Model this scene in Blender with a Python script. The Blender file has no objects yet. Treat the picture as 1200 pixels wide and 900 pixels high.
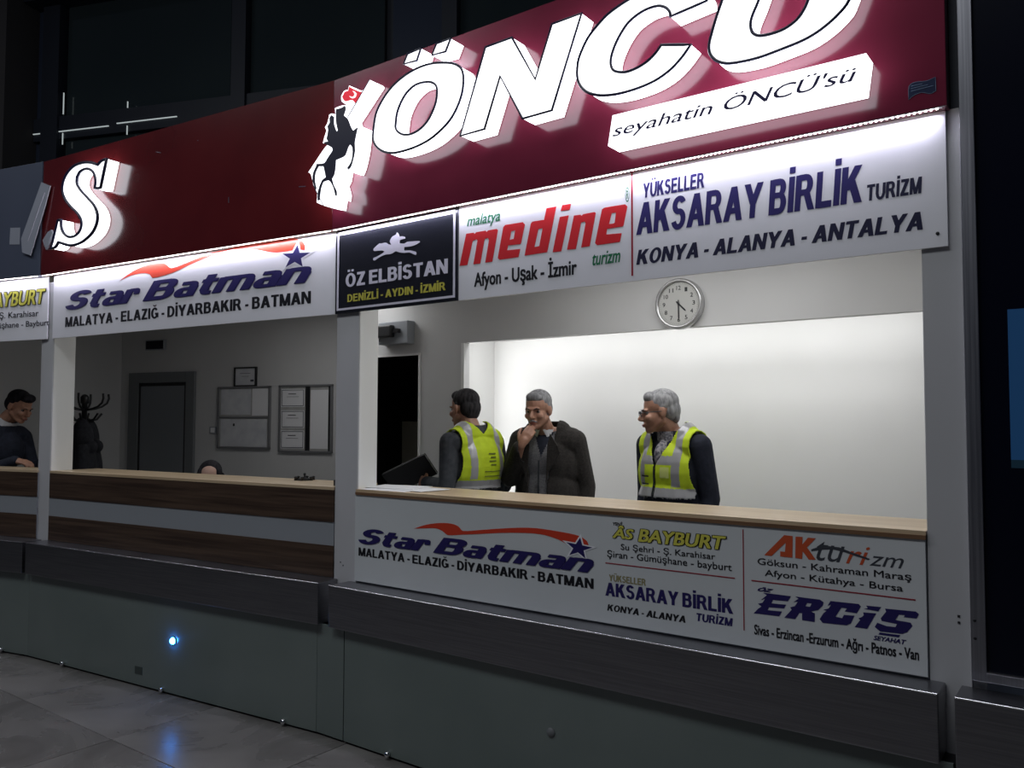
import bpy, bmesh, math, random
from mathutils import Matrix, Vector, Euler
random.seed(4)
SC = bpy.context.scene
COL = SC.collection
PI = math.pi
# ---------------------------------------------------------------- camera
AR, PITCH, ROLL = 0.934648553, 0.0458709027, 0.00267901579
def camera():
    c = bpy.data.cameras.new('camera'); c.sensor_width = 36; c.lens = 962.62 * 36 / 1200; c.clip_start = .05; c.clip_end = 200
    o = bpy.data.objects.new('camera', c); COL.objects.link(o)
    L = Matrix(((math.sin(AR), 0, -math.cos(AR)), (math.cos(AR), 0, math.sin(AR)), (0, 1, 0)))   # level frame -> world
    cr, sr, cp, sp = math.cos(ROLL), math.sin(ROLL), math.cos(PITCH), math.sin(PITCH)
    r = L @ Vector((cr, sr * cp, -sr * sp)); u = L @ Vector((-sr, cr * cp, -cr * sp)); f = L @ Vector((0, sp, cp))
    m = Matrix((r, u, -f)).transposed().to_4x4(); m.translation = (3.3325, -2.96, 1.6)
    o.matrix_world = m; SC.camera = o
camera()
# ---------------------------------------------------------------- world, exposure, large lights
w = bpy.data.worlds.new('hall_gloom'); SC.world = w; w.use_nodes = True
w.node_tree.nodes['Background'].inputs[0].default_value = (.55, .68, 1, 1)
w.node_tree.nodes['Background'].inputs[1].default_value = .02
SC.view_settings.view_transform = 'Standard'; SC.view_settings.look = 'None'
SC.view_settings.exposure = 0; SC.view_settings.gamma = 1; SC.view_settings.use_curve_mapping = False
D1, D2 = math.radians(5.67), math.radians(12.67)
O2 = Vector((-2.6731, -.2654, 0))
FR = [Matrix.Identity(4), Matrix.Rotation(D1, 4, 'Z'), Matrix.Translation(O2) @ Matrix.Rotation(D2, 4, 'Z')]   # the three straight runs of the bent shop front
def area(name, seg, loc, aim, sx, sy, power, col=(1, 1, 1), spread=180):
    l = bpy.data.lights.new(name, 'AREA'); l.shape = 'RECTANGLE'; l.size = sx; l.size_y = sy; l.energy = power; l.color = col; l.spread = math.radians(spread)
    o = bpy.data.objects.new(name, l); COL.objects.link(o)
    d = Vector(aim).normalized(); x = Vector((1, 0, 0)) if abs(d.x) < .9 else Vector((0, 0, 1))
    x = (x - d * x.dot(d)).normalized(); y = (-d).cross(x)
    m = Matrix((x, y, -d)).transposed().to_4x4(); m.translation = loc
    o.matrix_world = FR[seg] @ m
    return o
COOL = (.82, .81, 1)
area('hall_ambient_fill', 0, (1.0, -4.2, 7.4), (0, .45, -1), 4, 1.6, 125, (.93, .97, 1))  # unseen overhead fill, added for the dim ambient light of the hall
area('hall_ambient_fill', 0, (-5.5, -4.6, 7.4), (.1, .45, -1), 4, 1.6, 90, (.93, .97, 1))  # same unseen ambient fill, further left
area('header_led_lamp', 0, (1.45, -.035, 2.603), (0, .12, -1), 2.86, .02, 6.3, COOL)
area('header_led_lamp', 1, (-1.33, -.035, 2.603), (0, .12, -1), 2.60, .02, 5.6, COOL)
area('header_led_lamp', 2, (-1.2, -.035, 2.603), (0, .12, -1), 2.35, .02, 4.9, COOL)
area('niche_top_lamp', 0, (1.2, 1.62, 2.27), (0, .30, -1), 2.9, .06, 9, (1, 1, 1))
area('niche_side_lamp', 0, (-.44, 1.62, 1.3), (1, .30, 0), 1.7, .05, 5, (1, 1, 1))
area('booth_fill_light', 0, (1.5, .75, 2.63), (0, 0, -1), 1.6, .4, 13, (1, 1, 1))  # unseen fill, added overhead to raise the booth's ambient light
area('office_fill_light', 1, (-1.6, 1.3, 2.63), (0, 0, -1), 1.4, .4, 7.5, (1, 1, 1))  # added overhead fill for the left office, no visible fitting
# ---------------------------------------------------------------- materials
def rgb(c): return (*c, 1) if len(c) == 3 else c
def mat(name, col, rough=.5, metal=0, emit=None, es=0, coat=0, spec=.5):
    m = bpy.data.materials.new(name); m.use_nodes = True; b = m.node_tree.nodes['Principled BSDF']
    b.inputs['Base Color'].default_value = rgb(col); b.inputs['Roughness'].default_value = rough; b.inputs['Metallic'].default_value = metal
    b.inputs['Specular IOR Level'].default_value = spec
    b.inputs['Coat Weight'].default_value = coat; b.inputs['Coat Roughness'].default_value = .15 if 'red' in name else .08
    if emit: b.inputs['Emission Color'].default_value = rgb(emit); b.inputs['Emission Strength'].default_value = es
    return m
def noisy(m, c1, c2, scale=(5, 5, 5), detail=4, rough=None, bump=0, dist=0, nscale=1.0, ramp=(.35, .65)):
    nt = m.node_tree; N = nt.nodes; L = nt.links; b = N['Principled BSDF']
    tc = N.new('ShaderNodeTexCoord'); mp = N.new('ShaderNodeMapping'); mp.inputs['Scale'].default_value = scale
    no = N.new('ShaderNodeTexNoise'); no.inputs['Scale'].default_value = nscale; no.inputs['Detail'].default_value = detail; no.inputs['Distortion'].default_value = dist
    r = N.new('ShaderNodeValToRGB'); r.color_ramp.elements[0].color = rgb(c1); r.color_ramp.elements[1].color = rgb(c2)
    r.color_ramp.elements[0].position = ramp[0]; r.color_ramp.elements[1].position = ramp[1]
    L.new(tc.outputs['Object'], mp.inputs[0]); L.new(mp.outputs[0], no.inputs['Vector']); L.new(no.outputs['Fac'], r.inputs[0]); L.new(r.outputs[0], b.inputs['Base Color'])
    if rough:
        mr = N.new('ShaderNodeMapRange'); mr.inputs[3].default_value = rough[0]; mr.inputs[4].default_value = rough[1]
        L.new(no.outputs['Fac'], mr.inputs[0]); L.new(mr.outputs[0], b.inputs['Roughness'])
    if bump:
        bu = N.new('ShaderNodeBump'); bu.inputs['Strength'].default_value = bump; bu.inputs['Distance'].default_value = .01
        L.new(no.outputs['Fac'], bu.inputs['Height']); L.new(bu.outputs[0], b.inputs['Normal'])
    return m
M = {}
M['letter'] = mat('lit_white_acrylic', (.9, .9, .95), .4, emit=(.95, .96, 1), es=1.7)
M['letter_side'] = mat('lit_white_letter_side', (.85, .85, .9), .4, emit=(.90, .93, 1), es=3.4)
M['side_dim'] = mat('dim_white_letter_side', (.7, .7, .72), .4, emit=(.8, .82, .9), es=.35)
M['trim'] = mat('navy_letter_trim', (.012, .013, .05), .3)
M['red_panel'] = noisy(mat('glossy_red_composite', (.17, .014, .035), .16, coat=.45), (.14, .014, .034), (.17, .019, .043), (2, 2, 2), 3)
M['red_panel_left'] = noisy(mat('glossy_brown_red_composite', (.12, .011, .013), .16, coat=.6), (.105, .008, .010), (.13, .011, .013), (2, 2, 2), 3)
M['grey_panel'] = noisy(mat('grey_blue_composite', (.12, .14, .2), .4), (.075, .09, .135), (.095, .11, .165), (1, 1, 1), 2)
M['board'] = noisy(mat('white_sign_sheet', (.8, .8, .84), .35), (.76, .76, .80), (.82, .82, .86), (1.5, 1.5, 1.5), 3)
M['lowboard'] = noisy(mat('white_counter_sheet', (.8, .8, .84), .4), (.62, .65, .67), (.67, .69, .71), (1.2, 1.2, 1.2), 3)
M['blackboard'] = mat('black_sign_sheet', (.012, .013, .02), .25)
M['paint'] = noisy(mat('white_wall_paint', (.75, .75, .74), .7), (.72, .72, .71), (.77, .77, .76), (1.3, 1.3, 1.3), 3, bump=.03)
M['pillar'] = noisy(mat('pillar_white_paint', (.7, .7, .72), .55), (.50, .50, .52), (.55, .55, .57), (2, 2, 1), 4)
M['pillar_lit_side'] = mat('lit_side_white', (.86, .87, .86), .5)  # pillar sides: the light on them is put into a whiter colour
M['partition'] = noisy(mat('office_grey_paint', (.5, .5, .48), .7), (.56, .56, .56), (.62, .62, .62), (1, 1, 1), 3)
M['steel'] = noisy(mat('brushed_steel', (.45, .45, .46), .35, 1), (.25, .25, .27), (.32, .32, .34), (3, 3, 160), 3, rough=(.28, .42))
M['steel_post'] = noisy(mat('steel_post', (.4, .4, .43), .35, 1), (.36, .36, .40), (.46, .46, .5), (160, 160, 2), 3, rough=(.3, .45))
M['chrome'] = mat('chrome', (.8, .8, .82), .12, 1)
M['glass'] = noisy(mat('green_backed_glass', (.2, .25, .24), .2, coat=.5), (.145, .18, .172), (.18, .215, .205), (1.2, 1.2, 1.2), 3, rough=(.18, .3))
M['wood'] = noisy(mat('walnut_laminate', (.12, .06, .03), .4), (.036, .020, .013), (.085, .052, .034), (1.0, 2, 34), 8, dist=.5, nscale=1.6)
M['wood_top'] = noisy(mat('pale_beech_laminate', (.6, .46, .3), .35), (.50, .37, .23), (.62, .48, .32), (1.2, 14, 2), 4)
M['wood_edge'] = noisy(mat('brown_edge_strip', (.16, .09, .05), .4), (.13, .07, .035), (.2, .11, .06), (2, 2, 30), 3)
M['band'] = mat('grey_white_laminate', (.30, .32, .35), .4)
M['dark'] = mat('black_metal', (.012, .012, .014), .4)
M['void'] = mat('dark_void_paint', (.02, .02, .022), .8)
M['beige'] = mat('beige_store_wall', (.30, .28, .22), .8)
M['door'] = noisy(mat('grey_door', (.20, .215, .235), .5), (.19, .205, .225), (.215, .23, .25), (1, 1, 1), 2)
M['frame'] = mat('grey_door_frame', (.17, .18, .19), .5)
M['alu'] = mat('aluminium_frame', (.25, .25, .26), .4, .4)
M['paper'] = noisy(mat('printed_paper', (.62, .63, .66), .7), (.55, .56, .60), (.66, .67, .69), (9, 9, 9), 4)
M['paper2'] = mat('white_paper', (.8, .8, .82), .7)
M['cork'] = noisy(mat('grey_pinboard', (.4, .4, .39), .8), (.36, .36, .35), (.43, .43, .42), (12, 12, 12), 3)
M['floor'] = noisy(mat('grey_marble', (.2, .19, .19), .2), (.125, .118, .113), (.225, .212, .205), (1, 1, 1), 9, rough=(.16, .4), dist=1.2, nscale=1.6)
M['joint'] = mat('tile_joint', (.05, .05, .05), .8)
M['hall'] = mat('dark_hall_cladding', (.05, .055, .07), .7)
M['hallglass'] = noisy(mat('night_glass', (.03, .045, .05), .1), (.026, .036, .040), (.034, .046, .050), (.4, .4, .4), 2)
M['hallglass_b'] = mat('night_glass_bluish', (.035, .045, .075), .3)
M['mullion'] = mat('dark_mullion', (.018, .022, .035), .5)
M['column'] = noisy(mat('dusky_column', (.09, .085, .09), .8), (.05, .045, .047), (.065, .06, .062), (1, 1, .4), 3)
M['slit'] = mat('lit_joint', (.8, .85, .85), .5, emit=(.8, .9, .9), es=.4)
M['bead'] = mat('led_bead', (1, .95, .9), .4, emit=(1, .9, .84), es=9)
M['blue'] = mat('blue_led', (.1, .3, 1), .4, emit=(.03, .26, 1), es=55)
M['navyglass'] = mat('black_navy_glass', (.003, .004, .012), .25, spec=.25)
M['skin'] = noisy(mat('skin', (.42, .22, .15), .5), (.36, .18, .12), (.46, .25, .17), (20, 20, 20), 3)
M['skin_pale'] = mat('pale_skin', (.55, .34, .27), .5)
M['lip'] = mat('lips', (.3, .11, .09), .5)
M['eyewhite'] = mat('eye_white', (.16, .15, .145), .3); M['iris'] = mat('dark_iris', (.02, .012, .01), .2)
def hairmat(n, a, b): return noisy(mat(n, a, .75, spec=.2), a, b, (60, 60, 14), 4, bump=.4)
M['hair_black'] = hairmat('black_hair', (.008, .008, .012), (.025, .022, .028)); M['hair_grey'] = hairmat('grey_hair', (.16, .16, .17), (.34, .34, .35)); M['hair_dark'] = hairmat('dark_hair', (.012, .011, .013), (.045, .042, .045)); M['hair_silver'] = hairmat('silver_hair', (.2, .2, .21), (.42, .42, .43))
M['jacket'] = noisy(mat('brown_black_tweed', (.02, .017, .015), .9), (.014, .012, .011), (.032, .027, .024), (90, 90, 90), 2)
M['cardigan'] = noisy(mat('grey_knit', (.16, .16, .17), .9), (.12, .12, .13), (.2, .2, .21), (80, 80, 200), 2)
M['shirt'] = mat('white_shirt', (.62, .62, .64), .7); M['darkcloth'] = noisy(mat('dark_cloth', (.014, .015, .022), .85), (.010, .011, .016), (.022, .023, .03), (40, 40, 40), 3)
M['navycloth'] = noisy(mat('navy_cloth', (.01, .013, .03), .85), (.007, .010, .022), (.014, .018, .036), (40, 40, 40), 3)
M['sleeve'] = noisy(mat('charcoal_sleeve', (.045, .05, .06), .85), (.035, .04, .05), (.06, .065, .075), (30, 30, 30), 3)
M['vest'] = noisy(mat('fluorescent_yellow', (.62, .80, .02), .7), (.56, .72, .015), (.66, .84, .025), (14, 14, 14), 3, bump=.2)
M['reflex'] = mat('silver_reflective_tape', (.42, .42, .44), .35, .2); M['zip'] = mat('dark_zip', (.02, .025, .03), .5)
M['badge'] = mat('clear_pocket', (.72, .80, .25), .2); M['print_dim'] = mat('dull_print', (.16, .2, .03), .7)
M['plaid'] = noisy(mat('checked_shirt', (.2, .2, .23), .8), (.08, .08, .11), (.38, .36, .38), (70, 70, 70), 1)
M['flag_red'] = mat('backlit_flag_red', (.6, .01, .02), .4, emit=(.62, .008, .03), es=.85); M['flag_white'] = mat('backlit_flag_white', (.9, .9, .9), .4, emit=(1, .9, .92), es=.9); M['highlight_steel'] = mat('edge_highlight_steel', (.9, .9, .92), .22, 1); M['patch_dark'] = mat('dark_patch_tone', (.05, .065, .062), .5); M['sticker_blue'] = mat('sticker_blue', (.012, .02, .06), .3); M['sticker_line'] = mat('sticker_line', (.12, .18, .28), .4)  # the near-white steel paints the highlight along the ledge edges
M['acrylic'] = mat('cloudy_acrylic', (.36, .38, .45), .35); M['clock_rim'] = mat('clock_rim', (.5, .5, .5), .25, .6)
M['screen'] = mat('blue_screen', (.01, .03, .08), .3, emit=(.016, .075, .20), es=.28); M['screen_dark'] = mat('dark_screen_strip', (.01, .02, .03), .3, emit=(.01, .035, .06), es=.22)
TC = dict(dial=(.5, .5, .48), navy=(.018, .012, .11), ink=(.012, .012, .045), black=(.006, .006, .01), red=(.62, .012, .02), green=(.01, .17, .07), pale=(.66, .64, .74), olive=(.5, .46, .06), olive2=(.28, .25, .12), yellow=(.68, .64, .10), grey=(.05, .055, .07), orange=(.58, .09, .03), crimson=(.30, .012, .03), white=(.85, .85, .9), swoosh=(.62, .05, .02))
for k_, v_ in TC.items(): M['ink_' + k_] = mat('print_' + k_, v_, .4)
# ---------------------------------------------------------------- builders
ORG = {}                                                            # thing -> (segment, base point in segment coordinates)
def thing(name, label, cat, loc=(0, 0, 0), seg=0, group=None, rz=0):
    o = bpy.data.objects.new(name, None); o.empty_display_size = .1; COL.objects.link(o)
    o.matrix_world = FR[seg] @ Matrix.Translation(loc) @ Matrix.Rotation(rz, 4, 'Z')
    o['label'] = label; o['category'] = cat
    if group: o['group'] = group
    ORG[o.name] = (seg, Vector(loc)); return o
def tag(o, label, cat, group=None):
    o['label'] = label; o['category'] = cat
    if group: o['group'] = group
    return o
def link(name, me, mats, parent=None, seg=0, loc=None, smooth=False, kind=None, label=None):
    """mesh given in segment coordinates; it is moved to the base of its thing"""
    o = bpy.data.objects.new(name, me); COL.objects.link(o)
    for m in (mats if isinstance(mats, (list, tuple)) else [mats]): me.materials.append(M[m] if isinstance(m, str) else m)
    if parent is not None:
        s, base = ORG[parent.name]; me.transform(Matrix.Translation(-base)); o.parent = parent; ORG[o.name] = (s, base)
    else:
        base = Vector(loc or (0, 0, 0)); me.transform(Matrix.Translation(-base)); o.matrix_world = FR[seg] @ Matrix.Translation(base); ORG[o.name] = (seg, base)
    if smooth:
        for p in me.polygons: p.use_smooth = True
    if kind: o['kind'] = kind
    if label: o['label'] = label
    return o
def from_bm(bm):
    me = bpy.data.meshes.new('m'); bmesh.ops.recalc_face_normals(bm, faces=bm.faces[:]); bm.to_mesh(me); bm.free(); return me
def box_bm(bm, a, b, bev=0):
    r = bmesh.ops.create_cube(bm, size=1); vs = r['verts']
    for v in vs:
        v.co = Vector([(a[i] + b[i]) / 2 + v.co[i] * (b[i] - a[i]) for i in range(3)])
    if bev:
        es = list({e for v in vs for e in v.link_edges}); bmesh.ops.bevel(bm, geom=es, offset=bev, segments=2, affect='EDGES', profile=.5)
def box(name, a, b, m, parent=None, seg=0, bev=0, kind=None, loc=None, label=None):
    bm = bmesh.new(); box_bm(bm, a, b, bev)
    if loc is None and parent is None: loc = ((a[0] + b[0]) / 2, (a[1] + b[1]) / 2, min(a[2], b[2]))
    return link(name, from_bm(bm), m, parent, seg, loc, kind=kind, label=label)
def boxes(name, L, m, parent=None, seg=0, bev=0, kind=None, label=None, loc=None):
    bm = bmesh.new()
    for a, b in L: box_bm(bm, a, b, bev)
    return link(name, from_bm(bm), m, parent, seg, loc, kind=kind, label=label)
def prism_me(pts, y0, y1, axis='y'):
    bm = bmesh.new()
    vs = [bm.verts.new((u, y0, z)) for u, z in pts]; ws = [bm.verts.new((u, y1, z)) for u, z in pts]
    n = len(pts)
    f1 = bm.faces.new(vs); f2 = bm.faces.new(ws[::-1])
    for i in range(n): bm.faces.new((vs[i], ws[i], ws[(i + 1) % n], vs[(i + 1) % n]))
    bmesh.ops.triangulate(bm, faces=[f1, f2])
    return from_bm(bm)
def eval_mesh(o):
    dg = bpy.context.evaluated_depsgraph_get(); me = bpy.data.meshes.new_from_object(o.evaluated_get(dg)); d = o.data
    bpy.data.objects.remove(o); (bpy.data.curves if isinstance(d, bpy.types.Curve) else bpy.data.meshes).remove(d); return me
def smooth_loop(pts, k=4, ang=42):
    n = len(pts); out = []
    P_ = [Vector(p) for p in pts]
    def corner(i):
        a = P_[i] - P_[i - 1]; b = P_[(i + 1) % n] - P_[i]
        return a.length < 1e-5 or b.length < 1e-5 or math.degrees(a.angle(b)) > ang
    cs = [corner(i) for i in range(n)]
    for i in range(n):
        p1, p2 = P_[i], P_[(i + 1) % n]
        t1 = (P_[(i + 1) % n] - P_[i - 1]) * .5 if not cs[i] else (p2 - p1)
        t2 = (P_[(i + 2) % n] - P_[i]) * .5 if not cs[(i + 1) % n] else (p2 - p1)
        l = (p2 - p1).length
        if t1.length > l: t1 = t1.normalized() * l
        if t2.length > l: t2 = t2.normalized() * l
        for j in range(k):
            t = j / k
            out.append((2*t**3-3*t**2+1) * p1 + (t**3-2*t**2+t) * t1 + (-2*t**3+3*t**2) * p2 + (t**3-t**2) * t2)
    return [(p.x, p.y) for p in out]
def curve_me(loops, yf, yb, bev=0):
    """filled flat outline (with holes) extruded from yf (front) to yb; loops in (u, z)"""
    c = bpy.data.curves.new('c', 'CURVE'); c.dimensions = '2D'; c.fill_mode = 'BOTH' if not bev else 'NONE'
    if bev: c.dimensions = '3D'; c.fill_mode = 'FULL'; c.bevel_depth = bev; c.bevel_resolution = 1
    else: c.extrude = abs(yb - yf) / 2
    for lp in loops:
        s = c.splines.new('POLY'); s.points.add(len(lp) - 1); s.use_cyclic_u = True
        for q, (u, z) in zip(s.points, lp): q.co = (u, z, 0, 1)
    o = bpy.data.objects.new('c', c); COL.objects.link(o); me = eval_mesh(o)
    me.transform(Matrix.Translation((0, (yf + yb) / 2, 0)) @ Matrix.Rotation(PI / 2, 4, 'X'))
    return me
def tube_me(pts, r, res=3, cyclic=False):
    c = bpy.data.curves.new('c', 'CURVE'); c.dimensions = '3D'; c.bevel_depth = r; c.bevel_resolution = res; c.use_fill_caps = True
    s = c.splines.new('POLY'); s.points.add(len(pts) - 1); s.use_cyclic_u = cyclic
    for q, p in zip(s.points, pts): q.co = (*p, 1)
    o = bpy.data.objects.new('c', c); COL.objects.link(o); return eval_mesh(o)
def text_raw(s, shear, off):
    """lettering; the heavier weights are made by laying shifted copies of the strokes over each other"""
    c = bpy.data.curves.new('t', 'FONT'); c.body = s; c.shear = shear; c.fill_mode = 'FRONT'; c.resolution_u = 3
    o = bpy.data.objects.new('t', c); COL.objects.link(o); me = eval_mesh(o)
    if off <= 0: return me
    bm = bmesh.new(); d = off
    for lay, (dx, dy) in enumerate(((0, 0), (d, d * .5), (-d, d * .5), (d, -d * .5), (-d, -d * .5), (0, d * .6), (0, -d * .6))):
        n = len(bm.verts); bm.from_mesh(me); bm.verts.ensure_lookup_table()
        for v in bm.verts[n:]: v.co.x += dx; v.co.y += dy; v.co.z = lay * 1e-4
    bm.to_mesh(me); bm.free(); return me
# heavy grotesque letters drawn from bars and rings; D = slanted bar, H = level bar, A = part of a ring (cap height 1)
def gD(x0, y0, x1, y1, w=.2):
    w *= 1.28
    return [(x0 - w / 2, y0), (x0 + w / 2, y0), (x1 + w / 2, y1), (x1 - w / 2, y1)]
def gH(x0, x1, y, t=.17):
    t *= 1.08
    return [(x0, y - t / 2), (x1, y - t / 2), (x1, y + t / 2), (x0, y + t / 2)]
def gA(cx, cy, rx, ry, a0, a1, wx=.2, wy=.16, n=10):
    wx *= 1.28; wy *= 1.08
    n = max(n, int(abs(a1 - a0) / 14)); A = [math.radians(a0 + (a1 - a0) * i / n) for i in range(n + 1)]
    return ('ring', [(cx + rx * math.cos(a), cy + ry * math.sin(a)) for a in A], [(cx + (rx - wx) * math.cos(a), cy + (ry - wy) * math.sin(a)) for a in A])
ST = gD(.1, 0, .1, 1)
GL = {'A': (.84, [gD(.11, 0, .42, 1, .22), gD(.73, 0, .42, 1, .22), gH(.25, .59, .30, .16)]), 'B': (.74, [ST, gH(.1, .42, .915), gH(.1, .44, .54, .15), gH(.1, .44, .085), gA(.42, .74, .28, .26, -90, 90), gA(.43, .31, .31, .31, -90, 90)]),
 'D': (.78, [ST, gH(.1, .36, .92, .16), gH(.1, .36, .08, .16), gA(.35, .5, .43, .5, -90, 90)]), 'E': (.70, [ST, gH(.1, .68, .915), gH(.1, .62, .52, .16), gH(.1, .70, .085)]),
 'G': (.84, [gA(.42, .5, .42, .52, 38, 350), gH(.46, .84, .44, .16), gD(.75, .1, .75, .5, .17)]), 'I': (.22, [gD(.11, 0, .11, 1)]), 'K': (.80, [ST, gD(.16, .36, .62, 1, .24), gD(.36, .62, .68, 0, .25)]),
 'L': (.64, [ST, gH(.1, .64, .085)]), 'M': (.92, [ST, gD(.82, 0, .82, 1), gD(.13, 1, .46, .0, .2), gD(.79, 1, .46, .0, .2)]), 'N': (.78, [ST, gD(.68, 0, .68, 1), gD(.11, 1, .67, 0, .21)]),
 'O': (.88, [gA(.44, .5, .44, .52, 0, 360)]), 'R': (.80, [ST, gH(.1, .42, .92, .16), gH(.1, .46, .50, .16), gA(.42, .71, .30, .29, -90, 90), gD(.46, .48, .69, 0, .22)]),
 'S': (.74, [gA(.37, .735, .35, .285, 22, 270), gA(.37, .305, .37, .325, -165, 90)]), 'T': (.72, [gH(0, .72, .915), gD(.36, 0, .36, .9)]), 'U': (.78, [gD(.1, .33, .1, 1), gD(.68, .33, .68, 1), gA(.39, .34, .39, .36, 180, 360)]),
 'Y': (.82, [gD(.41, 0, .41, .46), gD(.41, .40, .11, 1, .22), gD(.41, .40, .71, 1, .22)]), 'Z': (.70, [gH(.02, .68, .915), gH(0, .70, .085), gD(.13, .08, .56, .92, .24)]), '-': (.32, [gH(0, .32, .36, .17)]), ' ': (.24, [])}
GL['İ'] = (.22, GL['I'][1] + [gD(.11, 1.09, .11, 1.27)]); GL['Ğ'] = (.84, GL['G'][1] + [gA(.42, 1.27, .20, .17, 180, 360, .09, .09)])
GL['Ö'] = (.88, GL['O'][1] + [gD(.28, 1.12, .28, 1.28, .16), gD(.60, 1.12, .60, 1.28, .16)]); GL['Ü'] = (.78, GL['U'][1] + [gD(.24, 1.12, .24, 1.28, .16), gD(.54, 1.12, .54, 1.28, .16)])
sA = lambda x: gA(x, .46, .24, .27, 0, 90, .2, .15)
GW = {'S': (.92, [gA(.46, .735, .44, .285, 22, 270, .24, .16), gA(.46, .305, .46, .325, -165, 90, .24, .16)]), 'B': (.96, [gD(.12, 0, .12, 1, .24), gH(.1, .62, .915), gH(.1, .64, .54, .15), gH(.1, .64, .085), gA(.60, .74, .33, .26, -90, 90, .24), gA(.62, .31, .35, .31, -90, 90, .24)]),
 't': (.52, [gD(.22, .2, .22, .94, .22), gH(.0, .52, .66, .14), gA(.35, .24, .24, .25, 180, 270, .22, .15), gH(.34, .50, .065, .15)]), 'a': (.72, [gD(.60, 0, .60, .47, .22), gH(.12, .48, .66, .14), gA(.47, .46, .24, .27, 0, 90, .22, .14), gH(.22, .55, .385, .13), gH(.22, .55, .065, .13), gA(.23, .225, .23, .225, 90, 270, .22, .13)]),
 'r': (.50, [gD(.11, 0, .11, .72, .22), gH(.11, .40, .66, .15), gA(.36, .52, .16, .21, 0, 90, .15, .15), gD(.44, .44, .44, .53, .15)]), 'n': (.76, [gD(.11, 0, .11, .72, .22), gH(.11, .52, .655, .15), sA(.51), gD(.64, 0, .64, .47, .22)]),
 'm': (1.16, [gD(.11, 0, .11, .72, .22), gH(.11, .92, .655, .15), gD(.58, 0, .58, .6, .2), sA(.91), gD(1.04, 0, 1.04, .47, .22)]), ' ': (.30, [])}
def bar_text(s, shear, wide):
    G = GW if wide else GL; bm = bmesh.new(); x = 0
    for ch in s:
        w, parts = G[ch]
        for k, p in enumerate(parts):
            z = k * 6e-5; put = lambda q: bm.verts.new((x + q[0] + shear * q[1], q[1], z))
            if p[0] == 'ring':
                a = [put(q) for q in p[1]]; b = [put(q) for q in p[2]]
                for i in range(len(a) - 1): bm.faces.new((a[i], a[i + 1], b[i + 1], b[i]))
            else: bm.faces.new([put(q) for q in p])
        x += w + (.095 if ch != ' ' else .03)
    bmesh.ops.recalc_face_normals(bm, faces=bm.faces[:])
    for f in bm.faces:
        if f.normal.z < 0: f.normal_flip()
    me = bpy.data.meshes.new('t'); bm.to_mesh(me)
    if wide:                                                        # the wide slanted word is the heaviest of all: thicken every stroke
        for k, (dx, dy) in enumerate(((.018, .010), (-.018, -.010), (.012, -.012), (-.012, .012))):
            n = len(bm.verts); bm.from_mesh(me); bm.verts.ensure_lookup_table()
            for v in bm.verts[n:]: v.co.x += dx; v.co.y += dy; v.co.z += (k + 1) * 6e-4
        bm.to_mesh(me)
    bm.free(); return me
def text(s, style, u0, u1, z0, z1, y, parent, seg, label=None):
    p = style.split(','); col, sh = p[0], float(p[1])
    me = bar_text(s, sh, p[2] == 'wide') if p[2] in ('caps', 'wide') else text_raw(s, sh, float(p[2]))
    xs = [v.co.x for v in me.vertices]; ys = [v.co.y for v in me.vertices]
    ax, bx, ay, by = min(xs), max(xs), min(ys), max(ys); kx = (u1 - u0) / (bx - ax); kz = (z1 - z0) / (by - ay)
    def place(me, yy):
        for v in me.vertices: v.co = Vector((u0 + (v.co.x - ax) * kx, yy - v.co.z, z0 + (v.co.y - ay) * kz))
    place(me, y - (.0022 if len(p) > 3 else 0))
    o = link('lettering', me, 'ink_' + col, parent, seg, label=label)
    if len(p) > 3:
        m2 = text_raw(s, sh, float(p[3])); place(m2, y - .0004); link('lettering_outline', m2, 'ink_black', parent, seg)
    return o
def revolve_me(prof, axis='y', n=40, caps=True):
    """prof: (radius, t) pairs, revolved about an axis through the origin"""
    bm = bmesh.new(); rings = []
    for r, t in prof:
        ring = []
        for i in range(n):
            a = 2 * PI * i / n
            if axis == 'y': ring.append(bm.verts.new((r * math.cos(a), t, r * math.sin(a))))
            else: ring.append(bm.verts.new((r * math.cos(a), r * math.sin(a), t)))
        rings.append(ring)
    for a, b in zip(rings, rings[1:]):
        for i in range(n): bm.faces.new((a[i], a[(i + 1) % n], b[(i + 1) % n], b[i]))
    for ring, rr in ((rings[0], prof[0][0]), (rings[-1], prof[-1][0])):
        if rr > 1e-4 and caps: bm.faces.new(ring)
    bmesh.ops.remove_doubles(bm, verts=bm.verts[:], dist=1e-6)
    return from_bm(bm)
def moved(me, v): me.transform(Matrix.Translation(v)); return me
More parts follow.
